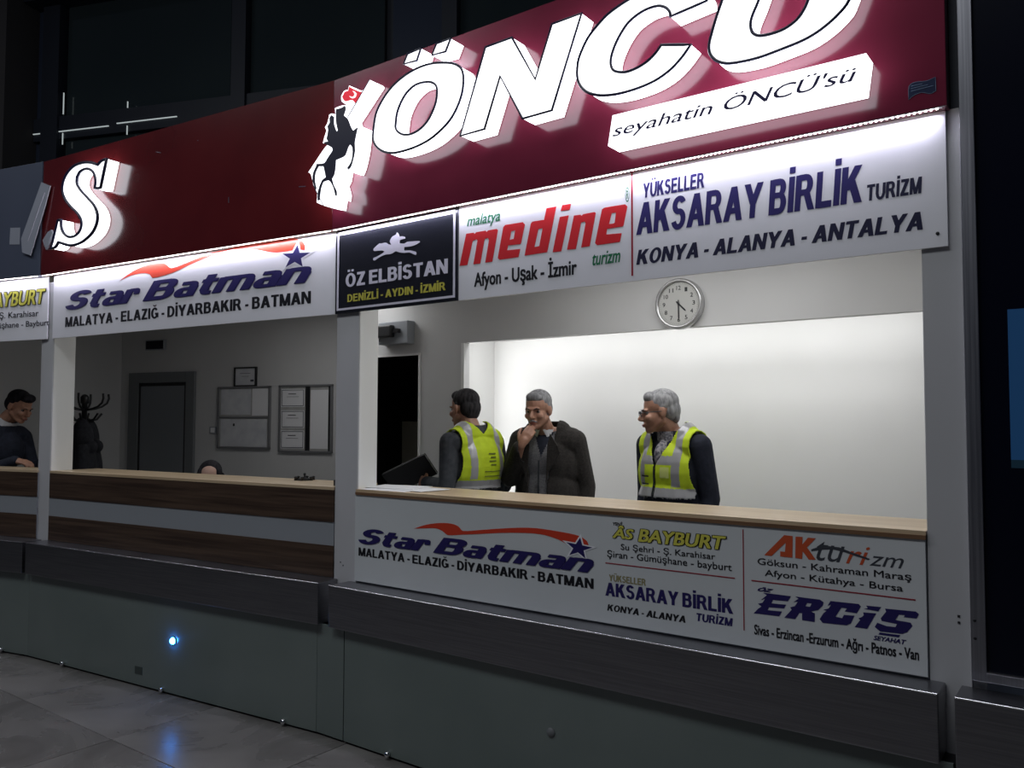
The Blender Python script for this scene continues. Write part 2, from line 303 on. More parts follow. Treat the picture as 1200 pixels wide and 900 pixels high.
POLY = {
 'O': [(0.41,3.022),(0.428,3.109),(0.469,3.167),(0.531,3.217),(0.611,3.252),(0.7,3.27),(0.787,3.27),(0.871,3.253),(0.931,3.232),(0.972,3.2),(0.987,3.158),(0.983,3.096),(0.96,3.039),(0.919,2.985),(0.865,2.947),(0.79,2.913),(0.704,2.895),(0.616,2.89),(0.545,2.894),(0.483,2.913),(0.436,2.945),(0.411,2.983)],
 'Oin': [(0.564,3.034),(0.573,3.084),(0.598,3.13),(0.637,3.169),(0.691,3.192),(0.749,3.191),(0.792,3.18),(0.821,3.157),(0.829,3.126),(0.822,3.078),(0.798,3.033),(0.766,2.997),(0.718,2.971),(0.664,2.962),(0.615,2.97),(0.58,2.99),(0.564,3.012)],
 'dotA': [(0.64,3.357),(0.724,3.359),(0.7,3.307),(0.614,3.313)],
 'dotB': [(0.824,3.356),(0.909,3.355),(0.88,3.302),(0.796,3.307)],
 'N': [(1.114,3.259),(1.259,3.262),(1.383,3.046),(1.468,3.261),(1.612,3.263),(1.467,2.894),(1.317,2.892),(1.196,3.107),(1.11,2.891),(0.971,2.889)],
 'C': [(2.087,3.002),(2.05,2.963),(2.003,2.928),(1.939,2.902),(1.857,2.89),(1.772,2.89),(1.697,2.903),(1.638,2.93),(1.604,2.967),(1.59,3.01),(1.595,3.068),(1.614,3.111),(1.644,3.155),(1.686,3.191),(1.739,3.225),(1.825,3.253),(1.892,3.262),(1.979,3.26),(2.063,3.24),(2.124,3.214),(2.148,3.182),(2.152,3.149),(2.005,3.133),(2.002,3.151),(1.986,3.173),(1.957,3.189),(1.914,3.192),(1.87,3.183),(1.825,3.161),(1.79,3.124),(1.765,3.085),(1.75,3.048),(1.747,3.017),(1.758,2.991),(1.784,2.976),(1.818,2.968),(1.863,2.972),(1.907,2.986),(1.94,3.007),(1.967,3.034)],
 'U': [(2.21,3.134),(2.186,3.074),(2.169,3.023),(2.158,2.982),(2.162,2.947),(2.185,2.916),(2.224,2.895),(2.274,2.887),(2.345,2.885),(2.429,2.894),(2.501,2.905),(2.555,2.924),(2.609,2.957),(2.648,2.998),(2.515,3.039),(2.502,3.012),(2.477,2.983),(2.435,2.963),(2.388,2.958),(2.346,2.963),(2.322,2.98),(2.314,3.009),(2.32,3.04),(2.345,3.092)],
 'tag': [(1.754,2.809),(2.698,2.805),(2.682,2.69),(1.733,2.691)],
 'plate': [(0.178,3.232),(0.174,3.261),(0.195,3.283),(0.224,3.282),(0.232,3.302),(0.264,3.282),(0.304,3.259),(0.335,3.254),(0.382,3.293),(0.39,3.281),(0.226,3.136),(0.262,3.066),(0.307,3.079),(0.3,3.032),(0.294,2.986),(0.283,2.94),(0.265,2.888),(0.246,2.859),(0.219,2.868),(0.212,2.934),(0.175,2.929),(0.156,2.843),(0.138,2.822),(0.157,2.771),(0.152,2.739),(0.128,2.751),(0.117,2.696),(0.051,2.714),(-0.005,2.74),(-0.002,2.789),(-0.031,2.835),(-0.054,2.897),(-0.074,2.911),(-0.028,2.95),(0.045,3.011),(0.075,3.03),(0.038,3.045),(0.05,3.076),(0.065,3.106),(0.052,3.125),(0.072,3.145),(0.084,3.184),(0.104,3.186),(0.132,3.175),(0.128,3.209),(0.172,3.211),(0.219,3.206)],
 'rider': [(0.137,3.201),(0.173,3.198),(0.205,3.204),(0.211,3.184),(0.197,3.155),(0.23,3.127),(0.25,3.087),(0.268,3.061),(0.302,3.073),(0.293,3.046),(0.28,2.997),(0.283,2.956),(0.27,2.911),(0.254,2.878),(0.234,2.868),(0.227,2.88),(0.253,2.902),(0.264,2.936),(0.263,2.976),(0.246,2.995),(0.232,2.982),(0.212,2.946),(0.175,2.938),(0.142,2.935),(0.14,2.903),(0.132,2.864),(0.114,2.843),(0.127,2.808),(0.151,2.772),(0.151,2.747),(0.14,2.753),(0.127,2.792),(0.103,2.828),(0.084,2.84),(0.048,2.838),(0.031,2.808),(0.02,2.748),(0.004,2.747),(0.006,2.796),(0.036,2.848),(0.066,2.859),(0.053,2.903),(0.047,2.92),(0.01,2.927),(-0.014,2.898),(-0.019,2.858),(-0.006,2.814),(-0.012,2.807),(-0.038,2.861),(-0.033,2.902),(-0.012,2.931),(-0.009,2.943),(0.052,2.936),(0.076,2.956),(0.115,2.989),(0.111,3.006),(0.05,3.039),(0.05,3.047),(0.08,3.045),(0.068,3.06),(0.079,3.103),(0.073,3.125),(0.091,3.141),(0.088,3.167),(0.104,3.178),(0.124,3.163),(0.124,3.126),(0.145,3.081),(0.153,3.087),(0.138,3.139)],
 'flag': [(0.183,3.255),(0.201,3.276),(0.227,3.275),(0.235,3.295),(0.264,3.276),(0.321,3.246),(0.33,3.247),(0.283,3.196),(0.265,3.216),(0.242,3.223),(0.207,3.225),(0.19,3.242)],
 'crescent': [(0.259,3.267),(0.278,3.259),(0.292,3.243),(0.285,3.229),(0.265,3.226),(0.244,3.237),(0.237,3.247),(0.253,3.238),(0.269,3.236),(0.276,3.244),(0.27,3.256)],
 'S': [(-1.856,3.272),(-1.913,3.092),(-1.973,3.097),(-1.966,3.144),(-1.984,3.191),(-2.025,3.226),(-2.08,3.242),(-2.141,3.232),(-2.174,3.2),(-2.172,3.158),(-2.128,3.107),(-2.044,3.042),(-1.975,2.985),(-1.939,2.924),(-1.943,2.868),(-1.981,2.817),(-2.046,2.78),(-2.126,2.757),(-2.222,2.753),(-2.307,2.773),(-2.365,2.791),(-2.399,2.762),(-2.449,2.755),(-2.379,2.94),(-2.343,2.938),(-2.338,2.892),(-2.311,2.847),(-2.253,2.814),(-2.183,2.812),(-2.129,2.834),(-2.107,2.872),(-2.117,2.914),(-2.163,2.961),(-2.234,3.011),(-2.3,3.069),(-2.336,3.133),(-2.325,3.198),(-2.28,3.249),(-2.205,3.283),(-2.109,3.288),(-2.027,3.275),(-1.946,3.247),(-1.908,3.267)],
 'swooshL': [(-1.9,2.512),(-1.764,2.562),(-1.63,2.588),(-1.52,2.592),(-1.444,2.581),(-1.379,2.545),(-1.203,2.572),(-1.005,2.605),(-0.813,2.614),(-0.629,2.628),(-0.452,2.63),(-0.348,2.618),(-0.272,2.593),(-0.246,2.563),(-0.249,2.539),(-0.313,2.549),(-0.432,2.546),(-0.52,2.558),(-0.628,2.582),(-0.719,2.593),(-0.85,2.603),(-1.004,2.585),(-1.203,2.551),(-1.367,2.516),(-1.56,2.5),(-1.594,2.528),(-1.672,2.54),(-1.785,2.535)],
 'starL': [(-0.313,2.577),(-0.216,2.527),(-0.257,2.454),(-0.413,2.457),(-0.423,2.535)],
 'swooshR': [(0.564,1.08),(0.645,1.105),(0.732,1.12),(0.803,1.122),(0.845,1.113),(0.873,1.094),(0.981,1.107),(1.085,1.121),(1.186,1.133),(1.284,1.139),(1.39,1.135),(1.47,1.129),(1.515,1.121),(1.543,1.105),(1.552,1.087),(1.521,1.085),(1.448,1.085),(1.402,1.1),(1.332,1.113),(1.26,1.115),(1.161,1.109),(1.059,1.099),(0.954,1.086),(0.873,1.077),(0.782,1.067),(0.747,1.084),(0.704,1.093),(0.631,1.087)],
 'starR': [(1.515,1.114),(1.565,1.078),(1.517,1.03),(1.436,1.036),(1.442,1.082)],
 'horse': [(0.271,2.479),(0.274,2.487),(0.294,2.498),(0.317,2.509),(0.325,2.506),(0.353,2.507),(0.368,2.503),(0.381,2.495),(0.399,2.491),(0.388,2.509),(0.396,2.522),(0.41,2.533),(0.43,2.537),(0.438,2.549),(0.448,2.542),(0.458,2.523),(0.475,2.524),(0.494,2.518),(0.497,2.509),(0.475,2.508),(0.458,2.505),(0.456,2.491),(0.49,2.485),(0.509,2.491),(0.543,2.489),(0.591,2.485),(0.596,2.479),(0.577,2.472),(0.548,2.466),(0.519,2.466),(0.49,2.468),(0.488,2.454),(0.495,2.449),(0.529,2.446),(0.57,2.434),(0.573,2.425),(0.568,2.418),(0.549,2.426),(0.525,2.436),(0.491,2.438),(0.456,2.445),(0.431,2.454),(0.411,2.447),(0.387,2.444),(0.361,2.446),(0.331,2.441),(0.3,2.431),(0.282,2.424),(0.27,2.428),(0.272,2.438),(0.295,2.442),(0.321,2.449),(0.341,2.456),(0.351,2.462),(0.336,2.469),(0.3,2.472),(0.279,2.473)],
 'A': [(2.289,1.121),(2.362,1.199),(2.392,1.198),(2.39,1.122),(2.347,1.122),(2.347,1.14),(2.364,1.14),(2.367,1.173),(2.316,1.121)],
 'K': [(2.402,1.197),(2.427,1.198),(2.425,1.171),(2.445,1.197),(2.472,1.197),(2.441,1.163),(2.471,1.123),(2.447,1.121),(2.426,1.148),(2.424,1.121),(2.4,1.122)],
 'band': [(2.455,1.157),(2.48,1.168),(2.512,1.174),(2.55,1.173),(2.587,1.161),(2.624,1.151),(2.648,1.144),(2.644,1.139),(2.605,1.148),(2.568,1.158),(2.531,1.164),(2.493,1.16),(2.457,1.151)],
 'E1': [(2.282,0.986),(2.383,0.986),(2.372,0.967),(2.319,0.965),(2.313,0.952),(2.366,0.954),(2.358,0.94),(2.304,0.937),(2.299,0.926),(2.351,0.928),(2.34,0.91),(2.248,0.908),(2.265,0.927),(2.277,0.936),(2.264,0.944),(2.281,0.95),(2.291,0.966),(2.275,0.959),(2.297,0.979)],
 'E2': [(2.398,0.987),(2.483,0.987),(2.495,0.98),(2.492,0.968),(2.477,0.951),(2.451,0.942),(2.465,0.938),(2.464,0.908),(2.421,0.908),(2.421,0.932),(2.412,0.932),(2.397,0.908),(2.359,0.908),(2.385,0.939),(2.38,0.947),(2.396,0.953),(2.407,0.97),(2.392,0.967),(2.41,0.981)],
 'E2in': [(2.439,0.97),(2.455,0.97),(2.449,0.958),(2.433,0.958)],
 'E3': [(2.518,0.987),(2.61,0.989),(2.617,0.982),(2.604,0.957),(2.565,0.958),(2.572,0.969),(2.554,0.969),(2.534,0.936),(2.556,0.934),(2.562,0.946),(2.596,0.948),(2.584,0.92),(2.57,0.912),(2.491,0.909),(2.481,0.92),(2.494,0.942),(2.505,0.952),(2.494,0.954),(2.512,0.961),(2.52,0.975),(2.509,0.97)],
 'E4': [(2.634,0.987),(2.681,0.988),(2.672,0.973),(2.627,0.975),(2.639,0.979)],
 'E5': [(2.624,0.963),(2.665,0.965),(2.636,0.91),(2.596,0.91),(2.614,0.936),(2.609,0.941),(2.62,0.947),(2.626,0.954)],
 'E6': [(2.693,0.985),(2.786,0.988),(2.795,0.981),(2.788,0.966),(2.75,0.965),(2.753,0.972),(2.735,0.971),(2.724,0.952),(2.77,0.95),(2.775,0.94),(2.759,0.918),(2.744,0.91),(2.676,0.908),(2.66,0.92),(2.668,0.935),(2.697,0.928),(2.724,0.929),(2.729,0.94),(2.682,0.943),(2.679,0.951),(2.696,0.975)],
 'E7': [(2.675,0.904),(2.738,0.905),(2.733,0.897),(2.671,0.897)],
 'md0': [(0.886,2.482),(0.932,2.481),(0.936,2.474),(0.946,2.481),(1.002,2.481),(1.008,2.474),(1.016,2.48),(1.066,2.48),(1.074,2.474),(1.042,2.332),(1.0,2.332),(1.022,2.433),(1.016,2.445),(0.997,2.443),(0.971,2.331),(0.93,2.332),(0.954,2.442),(0.948,2.448),(0.926,2.443),(0.894,2.333),(0.846,2.334)],
 'md1': [(1.104,2.483),(1.115,2.491),(1.213,2.49),(1.225,2.478),(1.204,2.397),(1.2,2.393),(1.132,2.395),(1.126,2.374),(1.2,2.371),(1.19,2.336),(1.083,2.336),(1.073,2.345)],
 'md1in': [(1.149,2.458),(1.171,2.459),(1.163,2.421),(1.141,2.42)],
 'md2': [(1.257,2.477),(1.266,2.485),(1.328,2.484),(1.341,2.533),(1.392,2.533),(1.345,2.339),(1.223,2.338)],
 'md2in': [(1.298,2.448),(1.32,2.448),(1.303,2.371),(1.277,2.37)],
 'md3': [(1.423,2.534),(1.468,2.533),(1.46,2.508),(1.415,2.51)],
 'md4': [(1.41,2.484),(1.456,2.485),(1.418,2.334),(1.373,2.335)],
 'md5': [(1.482,2.48),(1.515,2.479),(1.52,2.473),(1.529,2.479),(1.583,2.48),(1.59,2.475),(1.56,2.338),(1.518,2.338),(1.54,2.439),(1.536,2.446),(1.518,2.445),(1.492,2.335),(1.447,2.337)],
 'md6': [(1.62,2.486),(1.633,2.491),(1.729,2.49),(1.739,2.479),(1.721,2.403),(1.716,2.4),(1.644,2.4),(1.64,2.377),(1.712,2.373),(1.704,2.338),(1.596,2.338),(1.586,2.348)],
 'md6in': [(1.666,2.463),(1.686,2.462),(1.68,2.421),(1.674,2.418),(1.653,2.419)],
}
TEXT = [
 ('med', 'malatya', 'green,.25,.015', 0.891, 1.086, 2.5, 2.565),
 ('med', 'Afyon - Uşak - İzmir', 'black,0,.03', 0.935, 1.496, 2.205, 2.313),
 ('med', 'turizm', 'green,.25,.02', 1.573, 1.706, 2.254, 2.309),
 ('med', '®', 'green,0,0', 1.729, 1.749, 2.497, 2.56),
 ('med', 'YÜKSELLER', 'navy,.08,caps', 1.811, 2.072, 2.501, 2.578),
 ('med', 'AKSARAY BİRLİK', 'navy,.12,caps', 1.778, 2.647, 2.353, 2.519),
 ('med', 'TURİZM', 'ink,.1,caps', 2.66, 2.831, 2.354, 2.425),
 ('med', 'KONYA - ALANYA - ANTALYA', 'ink,.2,caps', 1.778, 2.83, 2.233, 2.295),
 ('elb', 'ÖZ ELBİSTAN', 'pale,0,caps', 0.065, 0.777, 2.305, 2.397),
 ('elb', 'DENİZLİ - AYDIN - İZMİR', 'olive,0,caps', 0.08, 0.764, 2.226, 2.277),
 ('star', 'Star Batman', 'navy,.42,wide', -2.501, -0.191, 2.355, 2.482),
 ('star', 'MALATYA - ELAZIĞ - DİYARBAKIR - BATMAN', 'black,0,caps', -2.5, -0.196, 2.24, 2.328),
 ('bay', 'BAYBURT', 'yellow,.2,.03,.075', -0.672, -0.049, 2.42, 2.527),
 ('bay', 'ÂS', 'yellow,.2,.03,.075', -0.88, -0.719, 2.42, 2.539),
 ('bay', 'Su Şehri - Ş. Karahisar', 'black,0,.008', -0.904, -0.117, 2.324, 2.383),
 ('bay', 'Şiran - Gümüşhane - Bayburt', 'black,0,.008', -0.94, -0.005, 2.253, 2.309),
 ('low', 'Star Batman', 'navy,.42,wide', 0.179, 1.578, 0.975, 1.055),
 ('low', 'MALATYA - ELAZIĞ - DİYARBAKIR - BATMAN', 'black,0,caps', 0.179, 1.575, 0.912, 0.966),
 ('low', 'YENİ', 'black,0,.03', 1.665, 1.71, 1.18, 1.198),
 ('low', 'ÂS', 'yellow,.2,.03,.075', 1.665, 1.762, 1.13, 1.182),
 ('low', 'BAYBURT', 'yellow,.2,.03,.075', 1.782, 2.146, 1.125, 1.176),
 ('low', 'Su Şehri - Ş. Karahisar', 'black,0,.008', 1.702, 2.103, 1.079, 1.111),
 ('low', 'Şiran - Gümüşhane - bayburt', 'black,0,.008', 1.639, 2.167, 1.042, 1.079),
 ('low', 'YÜKSELLER', 'olive2,0,caps', 1.647, 1.814, 0.954, 0.988),
 ('low', 'AKSARAY BİRLİK', 'navy,0,caps', 1.63, 2.171, 0.893, 0.962),
 ('low', 'KONYA - ALANYA', 'black,.16,caps', 1.638, 1.981, 0.834, 0.861),
 ('low', 'TURİZM', 'navy,.1,caps', 2.026, 2.169, 0.848, 0.886),
 ('low', 'tu', 'grey,.35,0', 2.473, 2.568, 1.121, 1.188),
 ('low', 'ri', 'orange,.35,0', 2.571, 2.649, 1.121, 1.182),
 ('low', 'zm', 'grey,.35,0', 2.646, 2.753, 1.122, 1.155),
 ('low', 'Göksun - Kahraman Maraş', 'black,0,.008', 2.264, 2.775, 1.079, 1.109),
 ('low', 'Afyon - Kütahya - Bursa', 'black,0,.008', 2.29, 2.749, 1.04, 1.07),
 ('low', 'ÖZ', 'navy,.6,.05', 2.263, 2.322, 0.99, 1.006),
 ('low', 'SEYAHAT', 'navy,.3,.03', 2.655, 2.756, 0.877, 0.892),
 ('low', 'Sivas - Erzincan -Erzurum - Ağrı - Patnos - Van', 'black,0,.03', 2.249, 2.793, 0.822, 0.872),
 ('tagline', "seyahatin ÖNCÜ'sü", 'navy,.3,.005', 1.754, 2.667, 2.707, 2.779),
]
# ---------------------------------------------------------------- structure
ZL, ZC, ZH, ZR, ZT = .775, 1.25, 2.17, 2.615, 3.42                  # ledge, counter, header bottom, red bottom, red top
def st(o, name=None):
    o['kind'] = 'structure'; return o
# hall floor: one tile per slab of marble, the joints recessed between them
fl = bpy.data.objects.new('floor', None); COL.objects.link(fl); fl['kind'] = 'structure'; ORG['floor'] = (0, Vector((0, 0, 0)))
box('floor_bed', (-14, -12, -.05), (9, .6, -.006), 'joint', fl)
tb = bmesh.new(); box_bm(tb, (-.488, -.588, -.012), (.488, .588, 0), .0015); tile_me = from_bm(tb); tile_me.materials.append(M['floor'])
for i in range(-5, 6):
    for j in range(0, 5):
        t = bpy.data.objects.new('tile', tile_me); COL.objects.link(t); t.parent = fl
        t.location = (-1.77 + .98 * i + .5, -.53 - 1.18 * j + .35, random.uniform(-.0006, .0006)); ORG[t.name] = (0, Vector())
def sthing(name, loc, seg=0):
    t = thing(name, '', '', loc, seg); del t['label']; del t['category']; t['kind'] = 'structure'; return t
def inner(b, seg=0): return FR[seg] @ Vector(b)
# offices behind the counters: floor, ceiling, back walls
def quadslab(name, pts, z0, z1, m, **k):
    bm = bmesh.new(); a = [bm.verts.new((x, y, z0)) for x, y in pts]; b = [bm.verts.new((x, y, z1)) for x, y in pts]
    bm.faces.new(a); bm.faces.new(b[::-1]); n = len(pts)
    for i in range(n): bm.faces.new((a[i], b[i], b[(i + 1) % n], a[(i + 1) % n]))
    return st(link(name, from_bm(bm), m, **k))
lk = lambda x, y, s: tuple((FR[s] @ Vector((x, y, 0))).xy)
office = [(3.0, .07), (0, .07), lk(-2.67, .07, 1), lk(-2.1, .07, 2), lk(-3.3, 2.4, 2), (-2.4, 3.6), (3.0, 3.6)]
quadslab('office_floor', office, .0, .1, 'cork'); quadslab('office_ceiling', office, 2.66, 2.76, 'paint')
# right booth: wall with a recessed lit niche, doorway at its left end
wr = sthing('wall_right_back', (-1.62, 1.5, .1))
boxes('wall_face', [((-.80, 1.5, .1), (-.385, 1.56, 2.66)), ((-.385, 1.5, 2.155), (2.98, 1.56, 2.66)), ((-1.60, 1.5, 2.1), (-.80, 1.56, 2.66)), ((-1.68, 1.5, .1), (-1.60, 1.56, 2.66))], 'partition', wr)
box('niche_back', (-.50, 1.95, .1), (2.98, 1.99, 2.40), 'paint', wr)
boxes('niche_return', [((-.50, 1.56, .1), (-.46, 1.95, 2.40)), ((-.50, 1.56, 2.36), (2.98, 1.95, 2.40))], 'paint', wr)
box('niche_lip', (-.405, 1.492, .1), (-.378, 1.5, 2.155), 'paint', wr)
st(box('wall_right_side', (2.94, .02, .1), (2.98, 1.5, 2.66), 'paint'))
st(boxes('storeroom_wall', [((-2.4, 3.4, .1), (.2, 3.46, 2.66)), ((-.55, 1.56, .1), (-.51, 3.4, 2.66)), ((-2.46, 2.26, .1), (-2.4, 3.46, 2.66))], 'void'))
st(box('storeroom_inner_wall', (-1.95, 2.5, .1), (-.62, 2.55, 1.60), 'beige'))
st(boxes('door_trim', [((-.812, 1.488, .1), (-.798, 1.5, 2.1)), ((-1.60, 1.488, 2.09), (-.80, 1.5, 2.105))], 'paint'))
# left office walls
st(box('wall_left_back', (-2.0, 2.3, .1), (1.05, 2.36, 2.66), 'partition', seg=2))
st(box('wall_left_side', (-2.04, .5, .1), (-1.98, 2.36, 2.66), 'partition', seg=2))
st(box('wall_far_left_side', (-3.0, .45, .1), (-2.04, .5, 2.66), 'partition', seg=2))
px, py = lk(.95, 2.33, 2)
quadslab('wall_partition', [(-1.66, 1.52), (-1.60, 1.56), (px + .06, py), (px, py)], .1, 2.66, 'partition')
# pillars of the shop front
def pillar(name, u0, u1, y0, y1, z0, z1, seg, m='pillar'):
    return st(box(name, (u0, y0, z0), (u1, y1, z1), m, seg=seg, bev=.002))
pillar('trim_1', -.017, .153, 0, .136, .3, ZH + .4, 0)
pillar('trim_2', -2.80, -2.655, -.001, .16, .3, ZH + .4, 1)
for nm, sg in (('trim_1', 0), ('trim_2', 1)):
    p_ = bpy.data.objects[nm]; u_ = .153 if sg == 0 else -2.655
    box('lit_side_skin', (u_ - .001, .006, ZC), (u_ + .003, .134 if sg == 0 else .158, ZH + .4), 'pillar_lit_side', p_)  # added thin skin, painted whiter to stand for light on the pillar side
pillar('trim_3', 2.822, 2.942, 0, .30, .3, 2.62, 0)
st(box('pillar_top_infill', (2.916, .0, 2.62), (2.944, .30, 4.2), 'hall'))
for z in (.985, .965): box('screw_hole', (2.905, -.002, z), (2.912, .001, z + .007), 'dark', bpy.data.objects['trim_3'])
for z, u in ((.86, 0.03), (.845, .05)): box('screw_hole', (u, -.002, z), (u + .006, .001, z + .006), 'dark', bpy.data.objects['trim_1'])
# wall behind the glass plinth
for s, a, b in ((0, .0, 4.2), (1, -2.69, 0), (2, -2.6, 0)):
    st(box('plinth_wall', (a, -.08, 0), (b, .0, .555), 'dark', seg=s))
# ---------------------------------------------------------------- steel ledges
def ledge(label, u0, u1, seg):
    t = thing('steel_ledge', label, 'ledge', ((u0 + u1) / 2, -.07, .57), seg, 'brushed steel ledges along the counters')
    bm = bmesh.new(); box_bm(bm, (u0, -.145, .565), (u1, -.002, ZL), .0035)
    link('cover', from_bm(bm), 'steel', t); link('edge_highlight', tube_me([(u0 + .002, -.1435, ZL - .0015), (u1 - .002, -.1435, ZL - .0015)], .0030, 3), 'highlight_steel', t, smooth=True)  # added bright tube paints the highlight along the front top edge
    return t
ledge('long brushed steel ledge under the large lettered counter sign', .108, 2.868, 0)
ledge('brushed steel ledge below the walnut striped counter between the two white pillars', -2.668, .012, 1)
ledge('short stretch of steel ledge at the far end, left of the left pillar', -2.4, -.035, 2)
ledge('steel ledge end below the dark glass display case', 2.912, 4.2, 0)
# ---------------------------------------------------------------- glass plinth panels
def plinth(label, u0, u1, seg, studs, spots=()):
    t = thing('glass_plinth_panel', label, 'glass panel', ((u0 + u1) / 2, -.1, 0), seg, 'green tinted glass plinth panels')
    bm = bmesh.new(); box_bm(bm, (u0, -.108, .012), (u1, -.098, .5625), .0015); link('pane', from_bm(bm), 'glass', t)
    for u in studs:
        link('stud', moved(revolve_me([(.0001, -.135), (.009, -.133), (.014, -.126), (.015, -.118), (.009, -.112), (.009, -.098)], n=16), (u, 0, .026)), 'chrome', t, smooth=True)
    for u, z in spots:
        link('fixing', moved(revolve_me([(.0001, -.114), (.018, -.113), (.02, -.108)], n=20), (u, 0, z)), 'frame', t, smooth=True)
    return t
plinth('greenish glass plinth panel below the lettered counter sign', .190, 2.9, 0, (.508, 1.508, 2.3), ((1.43, .33),))
plinth('narrow greenish glass plinth strip under the gap between two steel ledges', -.03, .184, 0, ())
plinth('greenish glass plinth panel with the small blue light on it', -2.675, -.025, 1, (-2.245, -1.243, -.247))
plinth('greenish glass plinth panel at the far left end of the row', -2.3, -.002, 2, (-.25, -1.2))
plinth('greenish glass plinth panel under the dark glass display case', 2.92, 4.2, 0, ())
st(box('dark_patch', (-1.51, -.1095, .075), (-1.44, -.108, .12), 'patch_dark', seg=1))  # small darker patch on the face of the pane
# blue indicator lamp
t = thing('blue_indicator_light', 'tiny glowing blue light on the green glass plinth', 'light', (-1.156, -.108, .318), 1)
link('lens', moved(revolve_me([(.0001, -.130), (.012, -.127), (.018, -.120), (.0195, -.113)], n=20), (-1.156, 0, .318)), 'blue', t, smooth=True)
link('bezel', moved(revolve_me([(.0195, -.108), (.0195, -.114), (.022, -.114), (.022, -.108)], n=20, caps=False), (-1.156, 0, .318)), 'dark', t, smooth=True)
# ---------------------------------------------------------------- counters
t = thing('ticket_counter', 'right ticket counter with pale beech top and dark edge strip, three men behind it', 'counter', (1.48, .17, .1))
box('counter_top', (.155, -.012, 1.236), (2.82, .35, 1.25), 'wood_top', t); box('edge_strip', (.155, -.016, 1.222), (2.82, .33, 1.236), 'wood_edge', t)
box('front', (.155, .006, .3), (2.82, .05, 1.222), 'band', t); box('back_panel', (.155, .28, .1), (2.82, .30, 1.222), 'band', t)
def wood_counter(label, u0, u1, seg, deep=.35):
    t = thing('ticket_counter', label, 'counter', ((u0 + u1) / 2, .17, .1), seg)
    box('counter_top', (u0, -.004, 1.236), (u1, deep, 1.252), 'wood_top', t)
    box('front', (u0, .004, .3), (u1, .05, 1.236), 'band', t)
    for z0, z1 in ((1.066, 1.236), (.777, .943)): box('walnut_plank', (u0, -.004, z0), (u1, .004, z1), 'wood', t, bev=.001)
    box('white_band', (u0, .0, .943), (u1, .006, 1.066), 'band', t); box('back_panel', (u0, deep - .14, .1), (u1, deep - .12, 1.236), 'band', t)
wood_counter('walnut counter with a grey white stripe between the two white pillars', -2.650, -.02, 1)
wood_counter('short piece of walnut striped counter with the bent dark-haired man behind it', -2.2, -.10, 2, .22)
# ---------------------------------------------------------------- red fascia
def fascia(name, label, u0, u1, seg, m):
    t = thing(name, label, 'sign', ((u0 + u1) / 2, -.03, ZR), seg, None)
    bm = bmesh.new(); box_bm(bm, (u0, -.06, ZR), (u1, .04, ZT), .002); link('panel', from_bm(bm), m, t)
    return t
fr = fascia('shop_fascia', 'glossy red fascia with big glowing white letters, black rider emblem and white tagline box', .003, 2.915, 0, 'red_panel')
fL = fascia('shop_fascia', 'glossy dark red fascia with one glowing white letter S', -2.735, -.003, 1, 'red_panel_left')
fg = fascia('grey_fascia', 'plain blue-grey fascia panel left of the glowing letter S', -2.4, -.06, 2, 'grey_panel')
sl = (POLY['N'][0][0] - POLY['N'][9][0]) / (POLY['N'][0][1] - POLY['N'][9][1])
U = POLY['U']; top = lambda p: (p[0] + sl * (3.265 - p[1]), 3.265)
U = [top(U[0])] + U[:14] + [top(U[13]), top(U[14])] + U[14:] + [top(U[-1])]
def letter(t, loops, y0, y1, name='letter', dim=False, trim=.006):
    me = curve_me(loops, y0, y1)
    side = 'side_dim' if dim else 'letter_side'
    o = link(name, me, ['letter', side], t)
    for p in o.data.polygons: p.material_index = 0 if abs(p.normal.y) > .7 else 1
    for lp in (loops if trim else ()):
        link('outline', curve_me([lp], y0, y0, trim), 'trim', o)
    return o
O_, OI = smooth_loop(POLY['O'], 4, 60), smooth_loop(POLY['Oin'], 4, 60)
lo = letter(fr, [O_, OI], -.16, -.066)
for d in ('dotA', 'dotB'): letter(fr, [POLY[d]], -.16, -.066, 'letter_dot')
letter(fr, [POLY['N']], -.16, -.066); letter(fr, [smooth_loop(POLY['C'])], -.16, -.066); letter(fr, [smooth_loop(U, 4, 50)], -.16, -.066)
ucx = (U[0][0] + U[15][0]) / 2 + sl * .06
for d, sx in (('dotA', -.09), ('dotB', .09)):
    c = [sum(p[i] for p in POLY[d]) / 4 for i in (0, 1)]
    letter(fr, [[(p[0] - c[0] + ucx + sx, p[1] + .0) for p in POLY[d]]], -.16, -.066, 'letter_dot')
tg = letter(fr, [POLY['tag']], -.16, -.066, 'tagline_box', trim=0)
for r in TEXT:
    if r[0] == 'tagline': text(r[1], r[2], *r[3:7], -.1612, tg, 0)
em = curve_me([smooth_loop(POLY['plate'], 2, 50)], -.16, -.066)
em = link('rider_emblem', em, ['letter', 'letter_side'], fr, label='black horse rider with a red flag on a white backlit plate')
for p in em.data.polygons: p.material_index = 0 if abs(p.normal.y) > .7 else 1
link('rider_silhouette', curve_me([smooth_loop(POLY['rider'], 2, 50)], -.1625, -.1605), 'ink_ink', em)
link('flag', curve_me([smooth_loop(POLY['flag'], 2, 50)], -.1625, -.1605), 'flag_red', em)
link('crescent', curve_me([smooth_loop(POLY['crescent'], 2)], -.1635, -.1627), 'flag_white', em)
link('flag_pole', tube_me([(*p, 0)[:1] + (-.163,) + (p[1],) for p in ((POLY['plate'][8]), (POLY['plate'][10]))], .0022), 'ink_ink', em)
link('lance', tube_me([(POLY['plate'][27][0], -.163, POLY['plate'][27][1]), (POLY['plate'][30][0], -.163, POLY['plate'][30][1])], .0018), 'ink_ink', em)
S_ = smooth_loop(POLY['S'], 4, 45)
letter(fL, [S_], -.152, -.066, trim=.010)
